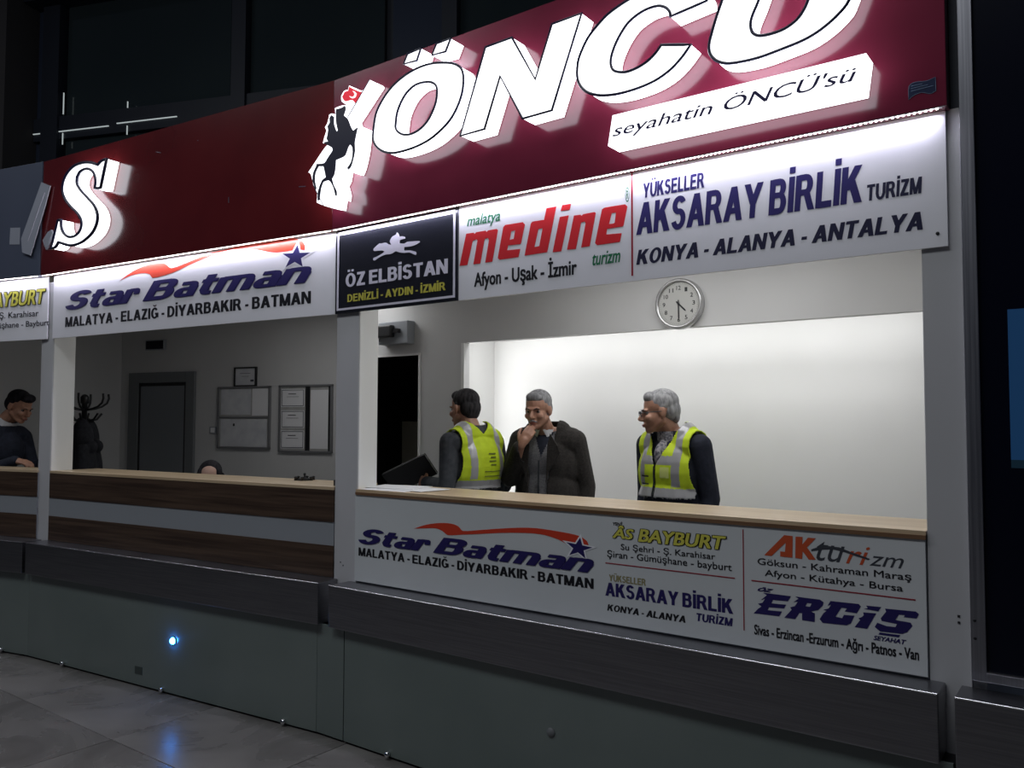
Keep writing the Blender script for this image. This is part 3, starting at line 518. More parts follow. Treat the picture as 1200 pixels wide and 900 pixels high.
# small wavy sticker in the right corner, scuffs, scraps of tape
wav = [(2.804, 2.657), (2.806, 2.702), (2.824, 2.711), (2.856, 2.707), (2.884, 2.713), (2.885, 2.668), (2.868, 2.662), (2.843, 2.672), (2.817, 2.667)]
ws = link('corner_sticker', curve_me([smooth_loop(wav, 3, 70)], -.0612, -.0602), 'sticker_blue', fr, label='small dark blue wavy sticker')
link('sticker_edge', curve_me([smooth_loop(wav, 3, 70)], -.0612, -.0612, .0008), 'sticker_line', ws)
for k, (a, b) in enumerate((((2.812, 2.700), (2.846, 2.700)), ((2.812, 2.692), (2.862, 2.693)), ((2.812, 2.683), (2.878, 2.686)))):
    link('sticker_line', tube_me([(a[0], -.0615, a[1]), (b[0], -.0615, b[1])], .0012, 1), 'sticker_line', ws)
for a, b in (((-1.49, 3.282), (-1.44, 3.268)), ((-1.098, 3.286), (-1.09, 3.283)), ((-.813, 2.901), (-.812, 2.868)), ((-.25, 2.88), (-.20, 2.875))):
    link('scuff', tube_me([(a[0], -.0605, a[1]), (b[0], -.0605, b[1])], .0022, 1), 'grey_panel', fL)
t = thing('loose_acrylic_strip', 'slanted translucent pale strip hanging over the grey fascia beside the letter S', 'strip', (-.1, -.07, 2.755), 2)
stp = [(-.04, 3.267), (.056, 3.228), (.014, 3.106), (-.127, 2.755), (-.218, 2.785), (-.233, 2.885), (-.122, 3.102)]
link('strip', prism_me(stp, -.079, -.076), 'acrylic', t); link('fold_edge', tube_me([(.056, -.08, 3.228), (.014, -.08, 3.106), (-.127, -.08, 2.755)], .003, 2), 'ink_pale', t)
link('crease', tube_me([(0, -.08, 3.186), (-.046, -.08, 3.093), (-.159, -.08, 2.859)], .0025, 2), 'ink_pale', t)
o = link('square_sticker', prism_me([(-.375, 2.978), (-.269, 2.97), (-.270, 2.849), (-.379, 2.858)], -.0625, -.0605), 'acrylic', None, 2, (-.32, -.06, 2.85)); tag(o, 'small faded square sticker on the grey fascia', 'sticker')
o = link('acrylic_scrap', prism_me([(-2.594, 2.917), (-2.58, 2.892), (-2.652, 2.784), (-2.696, 2.854), (-2.634, 2.907)], -.075, -.061), 'acrylic', None, 1, (-2.64, -.06, 2.784)); tag(o, 'small grey scrap stuck at the foot of the glowing S', 'scrap')
# ---------------------------------------------------------------- header boards
def board(label, u0, u1, seg, m='board', y=0, z0=ZH, z1=2.6145, cat='sign board', name='header_board', loc=None):
    t = thing(name, label, cat, ((u0 + u1) / 2, y - .01, z0), seg)
    box('sheet', (u0, y - .012, z0), (u1, y - .002, z1), m, t, bev=.001); return t
bs = board('white header board with red swoosh, blue star and a row of four city names', -2.652, -.02, 1)
bb = board('partly seen white header board with yellow lettering left of the left pillar', -2.4, -.028, 2)
be = board('black framed header board with white galloping horse', -.016, .836, 0, 'blackboard', y=-.004)
bmd = board('long white header board with large red word, red divider and navy lettering', .840, 2.903, 0)
YB = -.0128
for r in TEXT:
    if r[0] == 'star': text(r[1], r[2], *r[3:7], YB, bs, 1)
    if r[0] == 'bay': text(r[1], r[2], *r[3:7], YB - .0012, bb, 2)
    if r[0] == 'elb': text(r[1], r[2], *r[3:7], YB - .0045, be, 0)
    if r[0] == 'med': text(r[1], r[2], *r[3:7], YB, bmd, 0)
def star_pts(cx, cz, rx, rz, rot=0):
    return [(cx + (rx if i % 2 == 0 else rx * .40) * math.sin(rot + PI * i / 5), cz + (rz if i % 2 == 0 else rz * .40) * math.cos(rot + PI * i / 5)) for i in range(10)]
link('swoosh', curve_me([smooth_loop(POLY['swooshL'], 3, 60)], YB - .0004, YB + .0004), 'ink_swoosh', bs)
link('star_backing', curve_me([star_pts(-.315, 2.508, .150, .092, .12)], YB - .0008, YB), 'ink_white', bs)
link('star', curve_me([star_pts(-.315, 2.508, .112, .068, .12)], YB - .0014, YB - .0006), 'ink_navy', bs)
box('divider', (1.756, YB - .0004, 2.192), (1.764, YB + .001, 2.62), 'ink_crimson', bmd)
link('screw', moved(revolve_me([(.0001, -.016), (.005, -.015), (.006, -.012)], n=12), (2.873, 0, 2.215)), 'dark', bmd)
fz = [((-.002, 2.186), (.822, 2.606)), ((.012, 2.2), (.808, 2.592))]
boxes('white_border', [((-.002, YB - .0052, 2.186), (.822, YB - .0035, 2.197)), ((-.002, YB - .0052, 2.588), (.822, YB - .0035, 2.606)), ((-.002, YB - .0052, 2.197), (.010, YB - .0035, 2.588)), ((.810, YB - .0052, 2.197), (.822, YB - .0035, 2.588))], 'ink_pale', be)
link('horse_rider', curve_me([smooth_loop(POLY['horse'], 2, 55)], YB - .0050, YB - .0042), 'ink_pale', be)
# LED strips hanging under the red fascia
def led(label, u0, u1, seg):
    t = thing('led_strip', label, 'led strip', ((u0 + u1) / 2, -.05, ZR - .008), seg, 'led strips under the fascia edge')
    box('carrier', (u0, -.058, ZR - .003), (u1, -.048, ZR), 'ink_white', t)
    n = int((u1 - u0) / .0167); boxes('led_beads', [((u0 + .0167 * i, -.0565, ZR - .0065), (u0 + .0167 * i + .006, -.0505, ZR - .003)) for i in range(n)], 'bead', t, kind='stuff')
led('dotted row of glowing leds above the long white header board', .01, 2.90, 0)
led('dotted row of glowing leds above the board with the blue star', -2.72, -.01, 1)
led('dotted row of glowing leds under the blue-grey fascia', -2.3, -.07, 2)
# ---------------------------------------------------------------- lettered counter sign
lw = thing('counter_sign', 'large grey white counter sign with five blocks of bus destinations and red rules', 'sign board', (1.49, -.004, .783))
box('sheet', (.150, -.010, .783), (2.818, .004, 1.2215), 'lowboard', lw, bev=.0008)
YL = -.0108
for r in TEXT:
    if r[0] == 'low': text(r[1], r[2], *r[3:7], YL, lw, 0)
link('swoosh', curve_me([smooth_loop(POLY['swooshR'], 3, 60)], YL - .0003, YL + .0003), 'ink_swoosh', lw)
link('star_backing', curve_me([star_pts(1.503, 1.0735, .090, .060, .12)], YL - .0007, YL), 'ink_white', lw)
link('star', curve_me([star_pts(1.503, 1.0735, .067, .045, .12)], YL - .0012, YL - .0005), 'ink_navy', lw)
for n_ in ('md0', 'md3', 'md4', 'md5'): link('lettering', curve_me([smooth_loop(POLY[n_], 2, 30)], YB - .0003, YB + .0003), 'ink_red', bmd, label='large red slanted letter')
for n_ in ('md1', 'md2', 'md6'): link('lettering', curve_me([smooth_loop(POLY[n_], 2, 30), smooth_loop(POLY[n_ + 'in'], 2, 30)], YB - .0003, YB + .0003), 'ink_red', bmd, label='large red slanted letter')
for n_, c_ in (('A', 'orange'), ('K', 'orange'), ('band', 'grey'), ('E1', 'navy'), ('E3', 'navy'), ('E4', 'navy'), ('E5', 'navy'), ('E6', 'navy'), ('E7', 'navy')):
    link('lettering', curve_me([POLY[n_]], YL - .0003, YL + .0003), 'ink_' + c_, lw)
link('lettering', curve_me([POLY['E2'], POLY['E2in']], YL - .0003, YL + .0003), 'ink_navy', lw)
for a, b in (((1.631, 1.0235), (2.178, 1.0275)), ((2.2405, 1.023), (2.786, 1.027)), ((2.209, .8405), (2.213, 1.207))): box('red_rule', (a[0], YL - .0004, a[1]), (b[0], YL + .0004, b[1]), 'ink_crimson', lw)
# ---------------------------------------------------------------- steel post and dark display case on the right
t = thing('steel_post', 'tall brushed steel post beside the dark glass display case', 'post', (2.965, 0, .80)); box('post', (2.943, -.02, .80), (2.985, .06, 4.4), 'steel_post', t, bev=.002)
for z in (.985, .93): link('screw', moved(revolve_me([(.0001, -.0225), (.004, -.022), (.005, -.02)], n=10), (2.955, 0, z)), 'dark', t)
t = thing('display_case', 'black glass display case with a blue screen inside, right of the steel post', 'display case', (3.5, 0, .81))
box('bottom_rail', (2.985, -.03, .803), (4.2, .05, .832), 'steel_post', t, bev=.002); box('glass_front', (2.985, -.006, .832), (4.2, .04, 4.4), 'navyglass', t)
box('screen', (3.062, -.0075, 1.487), (3.9, -.0055, 1.952), 'screen', t); box('screen_strip', (3.062, -.0075, 1.462), (3.9, -.0055, 1.487), 'screen_dark', t, label='darker strip along the bottom of the screen')
# ---------------------------------------------------------------- things on the office walls
t = thing('wall_clock', 'round wall clock with silver rim and black hands at half past four', 'clock', (1.273, 1.5, 2.293))
cm = lambda me: moved(me, (1.273, 0, 2.293))
link('rim', cm(revolve_me([(.128, 1.462), (.135, 1.455), (.146, 1.458), (.150, 1.47), (.150, 1.50)], n=64, caps=False)), 'clock_rim', t, smooth=True)
link('dial', cm(revolve_me([(.0001, 1.4705), (.130, 1.4705), (.130, 1.474)], n=64)), 'ink_dial', t)
for h in range(1, 13):
    a = PI / 2 - h * PI / 6; s = str(h); wd = .017 if h < 10 else .028
    x, z = 1.273 + .094 * math.cos(a), 2.293 + .094 * math.sin(a)
    text(s, 'black,0,.01', x - wd / 2, x + wd / 2, z - .0125, z + .0125, 1.4698, t, 0)
boxes('minute_marks', [((1.273 + .118 * math.cos(k * PI / 30) - .0012, 1.4698, 2.293 + .118 * math.sin(k * PI / 30) - .0012), (1.273 + .118 * math.cos(k * PI / 30) + .0012, 1.4702, 2.293 + .118 * math.sin(k * PI / 30) + .0012)) for k in range(60)], 'ink_black', t, kind='stuff')
def hand(name, ang, L, back, w, y):
    d = Vector((math.sin(ang), 0, math.cos(ang))); n = Vector((d.z, 0, -d.x)); c = Vector((1.273, 0, 2.293))
    P_ = [c - d * back + n * w, c - d * back - n * w, c + d * L * .82 - n * w * 1.15, c + d * L, c + d * L * .82 + n * w * 1.15]
    link(name, prism_me([(p.x, p.z) for p in P_], y, y + .0015), 'ink_black', t)
hand('hour_hand', math.radians(135), .066, .02, .0042, 1.467); hand('minute_hand', math.radians(179), .096, .022, .0032, 1.4645)
link('hub', cm(revolve_me([(.0001, 1.462), (.006, 1.4625), (.007, 1.468)], n=16)), 'ink_black', t)
# device over the store room door
t = thing('exit_light_box', 'pale grey wall box with a black lamp head over the dark doorway', 'wall box', (-.98, 1.5, 2.17))
box('housing', (-1.16, 1.42, 2.175), (-.86, 1.5, 2.345), 'band', t, bev=.006); box('lamp_head', (-1.2, 1.37, 2.225), (-.985, 1.42, 2.315), 'dark', t, bev=.01); box('arm', (-.985, 1.39, 2.255), (-.93, 1.42, 2.285), 'dark', t)
# left office: door, boards, frame, sensor, switch
B2 = 2.3
t = sthing('door_1', (-1.38, B2, .1), 2)
boxes('door_frame', [((-1.838, B2 - .03, .1), (-1.70, B2, 2.095)), ((-1.05, B2 - .03, .1), (-.937, B2, 2.095)), ((-1.70, B2 - .03, 1.99), (-1.05, B2, 2.095))], 'frame', t, bev=.004)
box('door_leaf', (-1.68, B2 - .015, .11), (-1.075, B2 - .004, 1.955), 'door', t, bev=.002); box('shadow_gap', (-1.70, B2 - .006, 1.955), (-1.05, B2 - .002, 1.99), 'dark', t)
boxes('door_stop', [((-1.70, B2 - .02, .1), (-1.68, B2 - .004, 1.99)), ((-1.075, B2 - .02, .1), (-1.05, B2 - .004, 1.99))], 'dark', t)
link('door_handle', tube_me([(-1.64, B2 - .015, 1.08), (-1.64, B2 - .06, 1.08), (-1.55, B2 - .06, 1.08)], .009), 'steel', t, smooth=True)
t = thing('wall_display', 'small dark rectangular display high on the wall above the grey door', 'display', (-1.48, B2, 2.325), 2)
box('case', (-1.615, B2 - .03, 2.325), (-1.351, B2, 2.432), 'band', t, bev=.004); box('screen', (-1.60, B2 - .033, 2.336), (-1.366, B2 - .029, 2.421), 'navyglass', t)
def framed(name, label, cat, u0, u1, z0, z1, fw=.014, m='alu', back='cork', group=None):
    t = thing(name, label, cat, ((u0 + u1) / 2, B2, z0), 2, group)
    box('backing', (u0 + fw * .5, B2 - .012, z0 + fw * .5), (u1 - fw * .5, B2 - .001, z1 - fw * .5), back, t)
    boxes('frame', [((u0, B2 - .025, z0), (u0 + fw, B2, z1)), ((u1 - fw, B2 - .025, z0), (u1, B2, z1)), ((u0, B2 - .025, z0), (u1, B2, z0 + fw)), ((u0, B2 - .025, z1 - fw), (u1, B2, z1))], m, t)
    return t
t = framed('framed_certificate', 'small framed certificate hung above the two-tier notice board', 'certificate', -.437, -.166, 1.935, 2.122, .012, 'dark', 'paper')
boxes('print_lines', [((-.37, B2 - .0135, 2.06), (-.24, B2 - .012, 2.064)), ((-.35, B2 - .0135, 2.03), (-.26, B2 - .012, 2.033)), ((-.24, B2 - .0135, 1.98), (-.20, B2 - .012, 2.0))], 'ink_grey', t, kind='stuff')
t = framed('notice_board', 'grey notice board split in two tiers, nearest the grey door', 'notice board', -.638, .008, 1.332, 1.935, .018)
box('cross_rail', (-.62, B2 - .022, 1.628), (-.01, B2 - .005, 1.642), 'alu', t); box('sheet', (-.212, B2 - .0145, 1.652), (-.022, B2 - .012, 1.912), 'paper2', t); box('sheet', (-.60, B2 - .014, 1.66), (-.23, B2 - .012, 1.91), 'paper', t, label='large grey printed sheet'); box('sheet', (-.60, B2 - .014, 1.352), (-.03, B2 - .012, 1.62), 'paper', t, label='large grey printed sheet')
box('pin', (-.44, B2 - .02, 1.55), (-.425, B2 - .012, 1.575), 'dark', t)
t = framed('notice_board', 'notice board with a column of three certificates and one long sheet', 'notice board', .113, .724, 1.308, 1.94, .018)
box('dark_strip', (.42, B2 - .016, 1.326), (.47, B2 - .012, 1.922), 'dark', t); box('dark_strip', (.68, B2 - .016, 1.326), (.706, B2 - .012, 1.922), 'dark', t); box('sheet', (.478, B2 - .0145, 1.345), (.676, B2 - .012, 1.89), 'paper2', t)
for z0, z1 in ((1.733, 1.902), (1.535, 1.702), (1.342, 1.513)):
    c = box('certificate', (.137, B2 - .014, z0), (.406, B2 - .012, z1), 'paper2', t)
    boxes('certificate_border', [((.145, B2 - .016, z0 + .008), (.398, B2 - .014, z0 + .013)), ((.145, B2 - .016, z1 - .013), (.398, B2 - .014, z1 - .008)), ((.145, B2 - .016, z0 + .008), (.150, B2 - .014, z1 - .008)), ((.393, B2 - .016, z0 + .008), (.398, B2 - .014, z1 - .008)), ((.22, B2 - .016, z1 - .05), (.31, B2 - .014, z1 - .043)), ((.20, B2 - .016, z1 - .075), (.34, B2 - .014, z1 - .072))], 'ink_grey', c)
t = thing('light_switch', 'small grey light switch on the wall right of the grey door', 'switch', (-.705, B2, 1.476), 2); box('plate', (-.75, B2 - .01, 1.476), (-.66, B2, 1.543), 'band', t, bev=.003); box('rocker', (-.73, B2 - .015, 1.486), (-.68, B2 - .009, 1.533), 'paper2', t, bev=.002)
# ---------------------------------------------------------------- far wall of the hall above the booths
ux = Vector((3.38, 1.27, 0)).normalized()
FR.append(Matrix.Translation((-6.05, 3.83, 0)) @ Matrix.Rotation(math.atan2(ux.y, ux.x), 4, 'Z'))    # the far glazed wall stands at its own angle
st(box('wall_hall_far', (-7, .12, 3.3), (9, .2, 8.2), 'hall', seg=3))
for a, b, m_ in ((-3.2, -.42, 'hallglass'), (-.1, 1.9, 'hallglass'), (2.02, 2.74, 'hallglass_b'), (2.95, 5.6, 'hallglass'), (-4.2, -3.65, 'hallglass_b'), (5.8, 8.5, 'hallglass')):
    st(box('window_pane', (a, .02, 3.3), (b, .06, 7.72), m_, seg=3))
for u, w_, d_ in ((-3.40, .30, .10), (-.22, .22, .10), (2.85, .20, .12), (5.7, .22, .1)):
    st(box('window_mullion', (u - w_ / 2, -d_, 3.3), (u + w_ / 2, .12, 7.8), 'mullion', seg=3))
st(box('window_transom', (-3.72, -.06, 5.72), (9, .10, 6.06), 'mullion', seg=3)); st(box('window_head', (-3.72, -.3, 7.72), (9, .2, 8.3), 'mullion', seg=3))
st(box('hall_column', (-5.1, -.55, 0.0), (-3.74, .1, 8.3), 'column', seg=3))
for a, z in (((-3.24, -2.36), 5.828), ((-2.22, -1.21), 5.85), ((-3.71, -3.55), 5.83)): st(box('lit_joint', (a[0], -.075, z - .006), (a[1], -.062, z + .006), 'slit', seg=3))
for u, z0, z1 in ((-3.17, 6.08, 6.40), (-3.17, 5.63, 5.80), (-2.04, 6.06, 6.15), (-2.04, 5.67, 5.80)): st(box('lit_joint', (u - .005, -.075, z0), (u + .005, -.062, z1), 'slit', seg=3))
for s, a, b in ((0, 0, 4.2), (1, -2.69, 0), (2, -2.4, 0)): st(box('booth_roof', (a, -.02, 3.30), (b, .9, 3.34), 'hall', seg=s))
LEFTMAN = ((-4.01, -.12, .1), 1.95)
WOMAN = ((-2.0, .61, .1), .3, 1.08, .55)
RACK = (-3.76, .51)
# ---------------------------------------------------------------- people: bodies grown as one surface from tapered limbs
def V(*a): return Vector(a)
def caps(bm, p0, p1, r0, r1):
    p0, p1 = Vector(p0), Vector(p1); d = p1 - p0; q = d.to_track_quat('Z', 'Y').to_matrix().to_4x4() if d.length > 1e-6 else Matrix.Identity(4)
    n = 14; rings = []
    L = d.length
    for k in range(4): 
        a = PI / 2 * k / 4 - PI / 2; rings.append((max(r0 * math.cos(a), r0 * .02), r0 * math.sin(a)))
    rings.append((r0, 0)); rings.append((r1, L))
    for k in range(1, 5):
        a = PI / 2 * k / 4; rings.append((max(r1 * math.cos(a), r1 * .02), L + r1 * math.sin(a)))
    vs = [[bm.verts.new(p0 + q @ V(r * math.cos(2 * PI * i / n), r * math.sin(2 * PI * i / n), z)) for i in range(n)] for r, z in rings]
    for a, b in zip(vs, vs[1:]):
        for i in range(n): bm.faces.new((a[i], a[(i + 1) % n], b[(i + 1) % n], b[i]))
    bm.faces.new(vs[0][::-1]); bm.faces.new(vs[-1])
def ell(bm, c, r, rot=(0, 0, 0)):
    m = Matrix.Translation(c) @ Euler(rot).to_matrix().to_4x4() @ Matrix.Diagonal((*r, 1))
    bmesh.ops.create_uvsphere(bm, u_segments=20, v_segments=12, radius=1, matrix=m)
def grow(prims, voxel, smooth=3):
    """union of the shapes as one smooth closed mesh"""
    bm = bmesh.new()
    for p in prims:
        (caps if p[0] == 'c' else ell)(bm, *p[1:])
    me = bpy.data.meshes.new('g'); bm.to_mesh(me); bm.free()
    o = bpy.data.objects.new('g', me); COL.objects.link(o)
    m = o.modifiers.new('r', 'REMESH'); m.mode = 'VOXEL'; m.voxel_size = voxel; m.adaptivity = 0
    if smooth: s = o.modifiers.new('s', 'SMOOTH'); s.iterations = smooth; s.factor = .5
    out = eval_mesh(o)
    for p in out.polygons: p.use_smooth = True
    return out
def xf(prims, m):
    """move shapes by a rigid matrix"""
    out = []; e = m.to_3x3()
    for p in prims:
        if p[0] == 'c': out.append(('c', m @ Vector(p[1]), m @ Vector(p[2]), p[3], p[4]))
        else: out.append(('e', m @ Vector(p[1]), p[2], tuple((e @ Euler(p[3] if len(p) > 3 else (0, 0, 0)).to_matrix()).to_euler())))
    return out
HEAD = [('e', (0, .012, .035), (.074, .094, .083)), ('e', (0, -.025, -.03), (.060, .063, .078)), ('e', (0, -.062, -.092), (.027, .024, .022)), ('c', (-.05, .0, -.05), (-.02, -.055, -.09), .022, .018), ('c', (.05, .0, -.05), (.02, -.055, -.09), .022, .018),
    ('e', (0, -.078, .014), (.050, .016, .010)), ('c', (0, -.084, .006), (0, -.110, -.030), .008, .012), ('e', (0, -.100, -.036), (.018, .012, .009)), ('e', (-.038, -.066, -.028), (.022, .020, .020)), ('e', (.038, -.066, -.028), (.022, .020, .020)),
    ('e', (0, -.085, -.060), (.024, .011, .006)), ('e', (0, -.083, -.070), (.021, .011, .006)), ('e', (-.077, .006, -.005), (.009, .020, .032), (0, 0, .3)), ('e', (.077, .006, -.005), (.009, .020, .032), (0, 0, -.3))]
def hand_prims(wrist, fdir, back, side, curl=.5, sc=1.0):
    """palm with four unequal bent fingers and a thumb leaving the side of the palm; back = direction of the back of the hand"""
    f = Vector(fdir).normalized(); b = Vector(back); b = (b - f * b.dot(f)).normalized(); s = f.cross(b) * side; w = Vector(wrist)
    out = [('c', w, w + f * .035 * sc, .026 * sc, .026 * sc)]
    for i, (off, ln) in enumerate(((-.027, .070), (-.009, .079), (.009, .074), (.026, .058))):
        k = w + f * (.082 if i in (1, 2) else .076) * sc + s * off * sc
        out.append(('c', w + f * .03 * sc + s * off * .7 * sc, k, .0125 * sc, .0105 * sc))
        d = f; p = k
        for j, fr_ in enumerate((.45, .32, .23)):
            d = (Matrix.Rotation(curl * (1 + .1 * i) * (.6 + .3 * j), 3, s.cross(b).cross(b) if False else (b.cross(f))) @ d).normalized()
            q = p + d * ln * fr_ * sc; out.append(('c', p, q, (.0092 - .001 * j) * sc, (.0085 - .001 * j) * sc)); p = q
    t0 = w + f * .022 * sc - s * .026 * sc; t1 = t0 + (f * .75 - s * .62 - b * .25).normalized() * .040 * sc; t2 = t1 + (f * .95 - s * .15 - b * .35).normalized() * .034 * sc
    out += [('c', t0, t1, .0135 * sc, .0105 * sc), ('c', t1, t2, .0100 * sc, .0085 * sc)]
    return out
def person(label, loc, yaw, head, hyaw, hpitch, arms, hands, skin='skin', lean=0, seated=False):
    """head: centre; arms: {'R': (shoulder, elbow, wrist), 'L': ...} in the person's own space, feet at 0, facing -Y"""
    t = thing('person', label, 'person', loc, 0, None, yaw); ORG[t.name] = (0, Vector((0, 0, 0)))
    hm = Matrix.Translation(head) @ Euler((hpitch, 0, hyaw), 'XYZ').to_matrix().to_4x4() if False else Matrix.Translation(head) @ Matrix.Rotation(hyaw, 4, 'Z') @ Matrix.Rotation(hpitch, 4, 'X')
    neck0 = V(0, .02 + lean * .3, 1.40) if not seated else V(0, .02, head[2] - .19)
    zb = neck0.z
    pr = xf(HEAD, hm) + [('c', hm @ V(0, .022, -.05), neck0, .054, .060)]
    pr += [('e', (0, .01, zb - .17), (.155, .095, .20)), ('e', (0, 0, zb - .36), (.140, .09, .18)), ('e', (0, 0, zb - .50), (.155, .10, .13)), ('c', (-.14, .01, zb - .03), (.14, .01, zb - .03), .048, .048), ('c', (-.05, .01, zb + .02), (.05, .01, zb + .02), .05, .05)]
    for sd, (s, e, w) in arms.items(): pr += [('c', s, e, .047, .038), ('c', e, w, .037, .024)]
    for sd, (fd, bk, curl) in hands.items(): pr += hand_prims(arms[sd][2], fd, bk, 1 if sd == 'R' else -1, curl)
    hipz = zb - .53
    for sx in (-1, 1):
        if seated: pr += [('c', (sx * .09, 0, hipz), (sx * .11, -.40, hipz + .02), .075, .055), ('c', (sx * .11, -.40, hipz + .02), (sx * .11, -.38, .08), .05, .035), ('c', (sx * .11, -.38, .04), (sx * .12, -.52, .03), .035, .028)]
        else: pr += [('c', (sx * .09, 0, hipz), (sx * .10, -.01, .47), .080, .052), ('c', (sx * .10, -.01, .47), (sx * .11, .02, .09), .050, .034), ('c', (sx * .11, .03, .035), (sx * .13, -.13, .03), .034, .028)]
    link('body', grow(pr, .005, 4), skin, t, smooth=True)
    for sx in (-1, 1):
        me = moved_m(revolve_me([(.0001, -.0125), (.005, -.0115), (.0088, -.0088), (.0115, -.004), (.0125, 0), (.009, .008)], n=16), hm @ Matrix.Translation((sx * .030, -.0675, -.002)))
        e = link('eye', me, ['eyewhite', 'iris'], t, smooth=True)
        for p in e.data.polygons:
            c = hm.inverted() @ p.center; p.material_index = 1 if c.y < -.0755 else 0
    return t, hm
def moved_m(me, m): me.transform(m); return me
def hair(t, hm, prims, m, name='hair', voxel=.005): return link(name, grow(xf(prims, hm), voxel, 3), m, t, smooth=True)
SHORT = [('e', (0, .022, .050), (.079, .092, .076)), ('e', (0, .055, .005), (.072, .062, .072)), ('c', (-.068, .012, .03), (-.070, .002, .012), .014, .010), ('c', (.068, .012, .03), (.070, .002, .012), .014, .010), ('e', (0, -.045, .082), (.055, .034, .034))]
def brows(t, hm, m): 
    for sx in (-1, 1): link('eyebrow', grow(xf([('c', (sx * .014, -.0935, .013), (sx * .030, -.0915, .020), .003, .0032), ('c', (sx * .030, -.0915, .020), (sx * .046, -.082, .015), .0032, .0025)], hm), .002, 1), m, t, smooth=True)
    link('lips', grow(xf([('c', (-.018, -.0925, -.0655), (0, -.0965, -.064), .0042, .005), ('c', (.018, -.0925, -.0655), (0, -.0965, -.064), .0042, .005), ('c', (-.012, -.092, -.072), (.012, -.092, -.072), .0048, .0048)], hm), .002, 1), 'lip', t, smooth=True)
def torso(zs=1.40, grow_=0, w=1.0):
    g = grow_
    return [('c', (-.145, .01, zs - .02), (.145, .01, zs - .02), .064 + g, .064 + g), ('e', (0, .012, zs - .16), ((.185 + g) * w, .122 + g, .22)), ('e', (0, -.004, zs - .34), ((.172 + g) * w, .125 + g, .22)), ('e', (0, 0, zs - .48), ((.178 + g) * w, .122 + g, .17)), ('c', (-.07, .012, zs + .03), (.07, .012, zs + .03), .058 + g, .058 + g)]
def sleeve(s, e, w, r0=.064, r1=.050, r2=.040): return [('c', s, e, r0, r1), ('c', e, w, r1, r2)]
def cut(me, keep, thick=0):
    """keep only faces whose centre passes, then give the cloth its thickness"""
    bm = bmesh.new(); bm.from_mesh(me); bmesh.ops.delete(bm, geom=[f for f in bm.faces if not keep(f.calc_center_median())], context='FACES')
    bm.to_mesh(me); bm.free()
    if thick:
        o = bpy.data.objects.new('c', me); COL.objects.link(o); m = o.modifiers.new('s', 'SOLIDIFY'); m.thickness = thick; m.offset = -1
        me2 = eval_mesh(o); 
        for p in me2.polygons: p.use_smooth = True
        return me2
    return me
def trousers(t, m, zs=1.40, seated=False):
    h = zs - .53; pr = [('e', (0, 0, h), (.172, .118, .12))]
    for sx in (-1, 1):
        if seated: pr += [('c', (sx * .09, 0, h), (sx * .11, -.41, h + .02), .09, .07), ('c', (sx * .11, -.41, h + .02), (sx * .11, -.38, .12), .068, .055)]
        else: pr += [('c', (sx * .09, 0, h), (sx * .10, -.01, .47), .095, .070), ('c', (sx * .10, -.01, .47), (sx * .11, .02, .06), .068, .058)]
    link('trousers', grow(pr, .009, 3), m, t, smooth=True)
    if not seated: 
        for sx in (-1, 1): link('shoe', grow([('c', (sx * .11, .035, .04), (sx * .13, -.13, .035), .044, .040), ('e', (sx * .12, -.05, .018), (.045, .13, .02))], .006, 2), 'dark', t, smooth=True)
# --- man in the dark jacket, hand at his chin
sR, eR, wR = V(-.175, .0, 1.385), V(-.208, -.09, 1.16), V(-.085, -.225, 1.36)
sL, eL, wL = V(.178, .01, 1.385), V(.235, .05, 1.11), V(.235, .00, .87)
t, hm = person('grey-haired man in a dark open jacket holding his hand to his chin', (.50, 1.24, .1), .26, V(-.03, -.085, 1.572), -.06, .14, dict(R=(sR, eR, wR), L=(sL, eL, wL)),
    dict(R=((.48, .18, .86), (.2, -.95, .15), .55), L=((0, -.15, -1), (1, 0, 0), .35)))
hair(t, hm, SHORT, 'hair_grey'); brows(t, hm, 'hair_dark')
link('moustache', grow(xf([('c', (0, -.101, -.051), (-.026, -.088, -.062), .006, .004), ('c', (0, -.101, -.051), (.026, -.088, -.062), .006, .004)], hm), .003, 1), 'hair_grey', t, smooth=True)
trousers(t, 'darkcloth')
link('undershirt', cut(grow(torso(1.40, .001), .007, 3), lambda c: c.z < 1.44), 'navycloth', t, smooth=True)
link('shirt_collar', cut(grow([('c', (0, .012, 1.39), (-.015, -.012, 1.445), .078, .068)], .004, 2), lambda c: c.z < 1.452 and not (c.y < -.02 and abs(c.x + .01) < .5 * (1.47 - c.z))), 'shirt', t, smooth=True)
link('cardigan', cut(grow(torso(1.40, .008), .006, 4), lambda c: not (c.y < .0 and abs(c.x) < (c.z - 1.29) * .42) and c.z < 1.44), 'cardigan', t, smooth=True)
link('zip', tube_me([(-.004, -.140, 1.27), (-.004, -.148, 1.15), (-.004, -.146, 1.0), (-.004, -.135, .90)], .005, 2), 'zip', t)
link('jacket', cut(grow(torso(1.40, .026, 1.03) + sleeve(sR, eR, wR - (wR - eR) * .10, .070, .060, .050) + sleeve(sL, eL, wL, .070, .058, .048) + [('e', (0, .01, .88), (.205, .145, .14))], .0065, 4),
    lambda c: not (c.y < -.02 and abs(c.x + .012) < .062 + max(0, c.z - 1.15) * .10 and c.z < 1.43) and not (c.z > 1.43 and abs(c.x) < .082 and c.y < .05) and (c - wL).length > .04, .008), 'jacket', t, smooth=True)
for sx in (-1, 1): link('lapel', prism_me([(sx * .060 - .012, 1.14), (sx * .075 - .012, 1.20), (sx * .135, 1.31), (sx * .105, 1.335), (sx * .12, 1.36), (sx * .075, 1.43), (sx * .058, 1.36)], -.166, -.156), 'jacket', t)
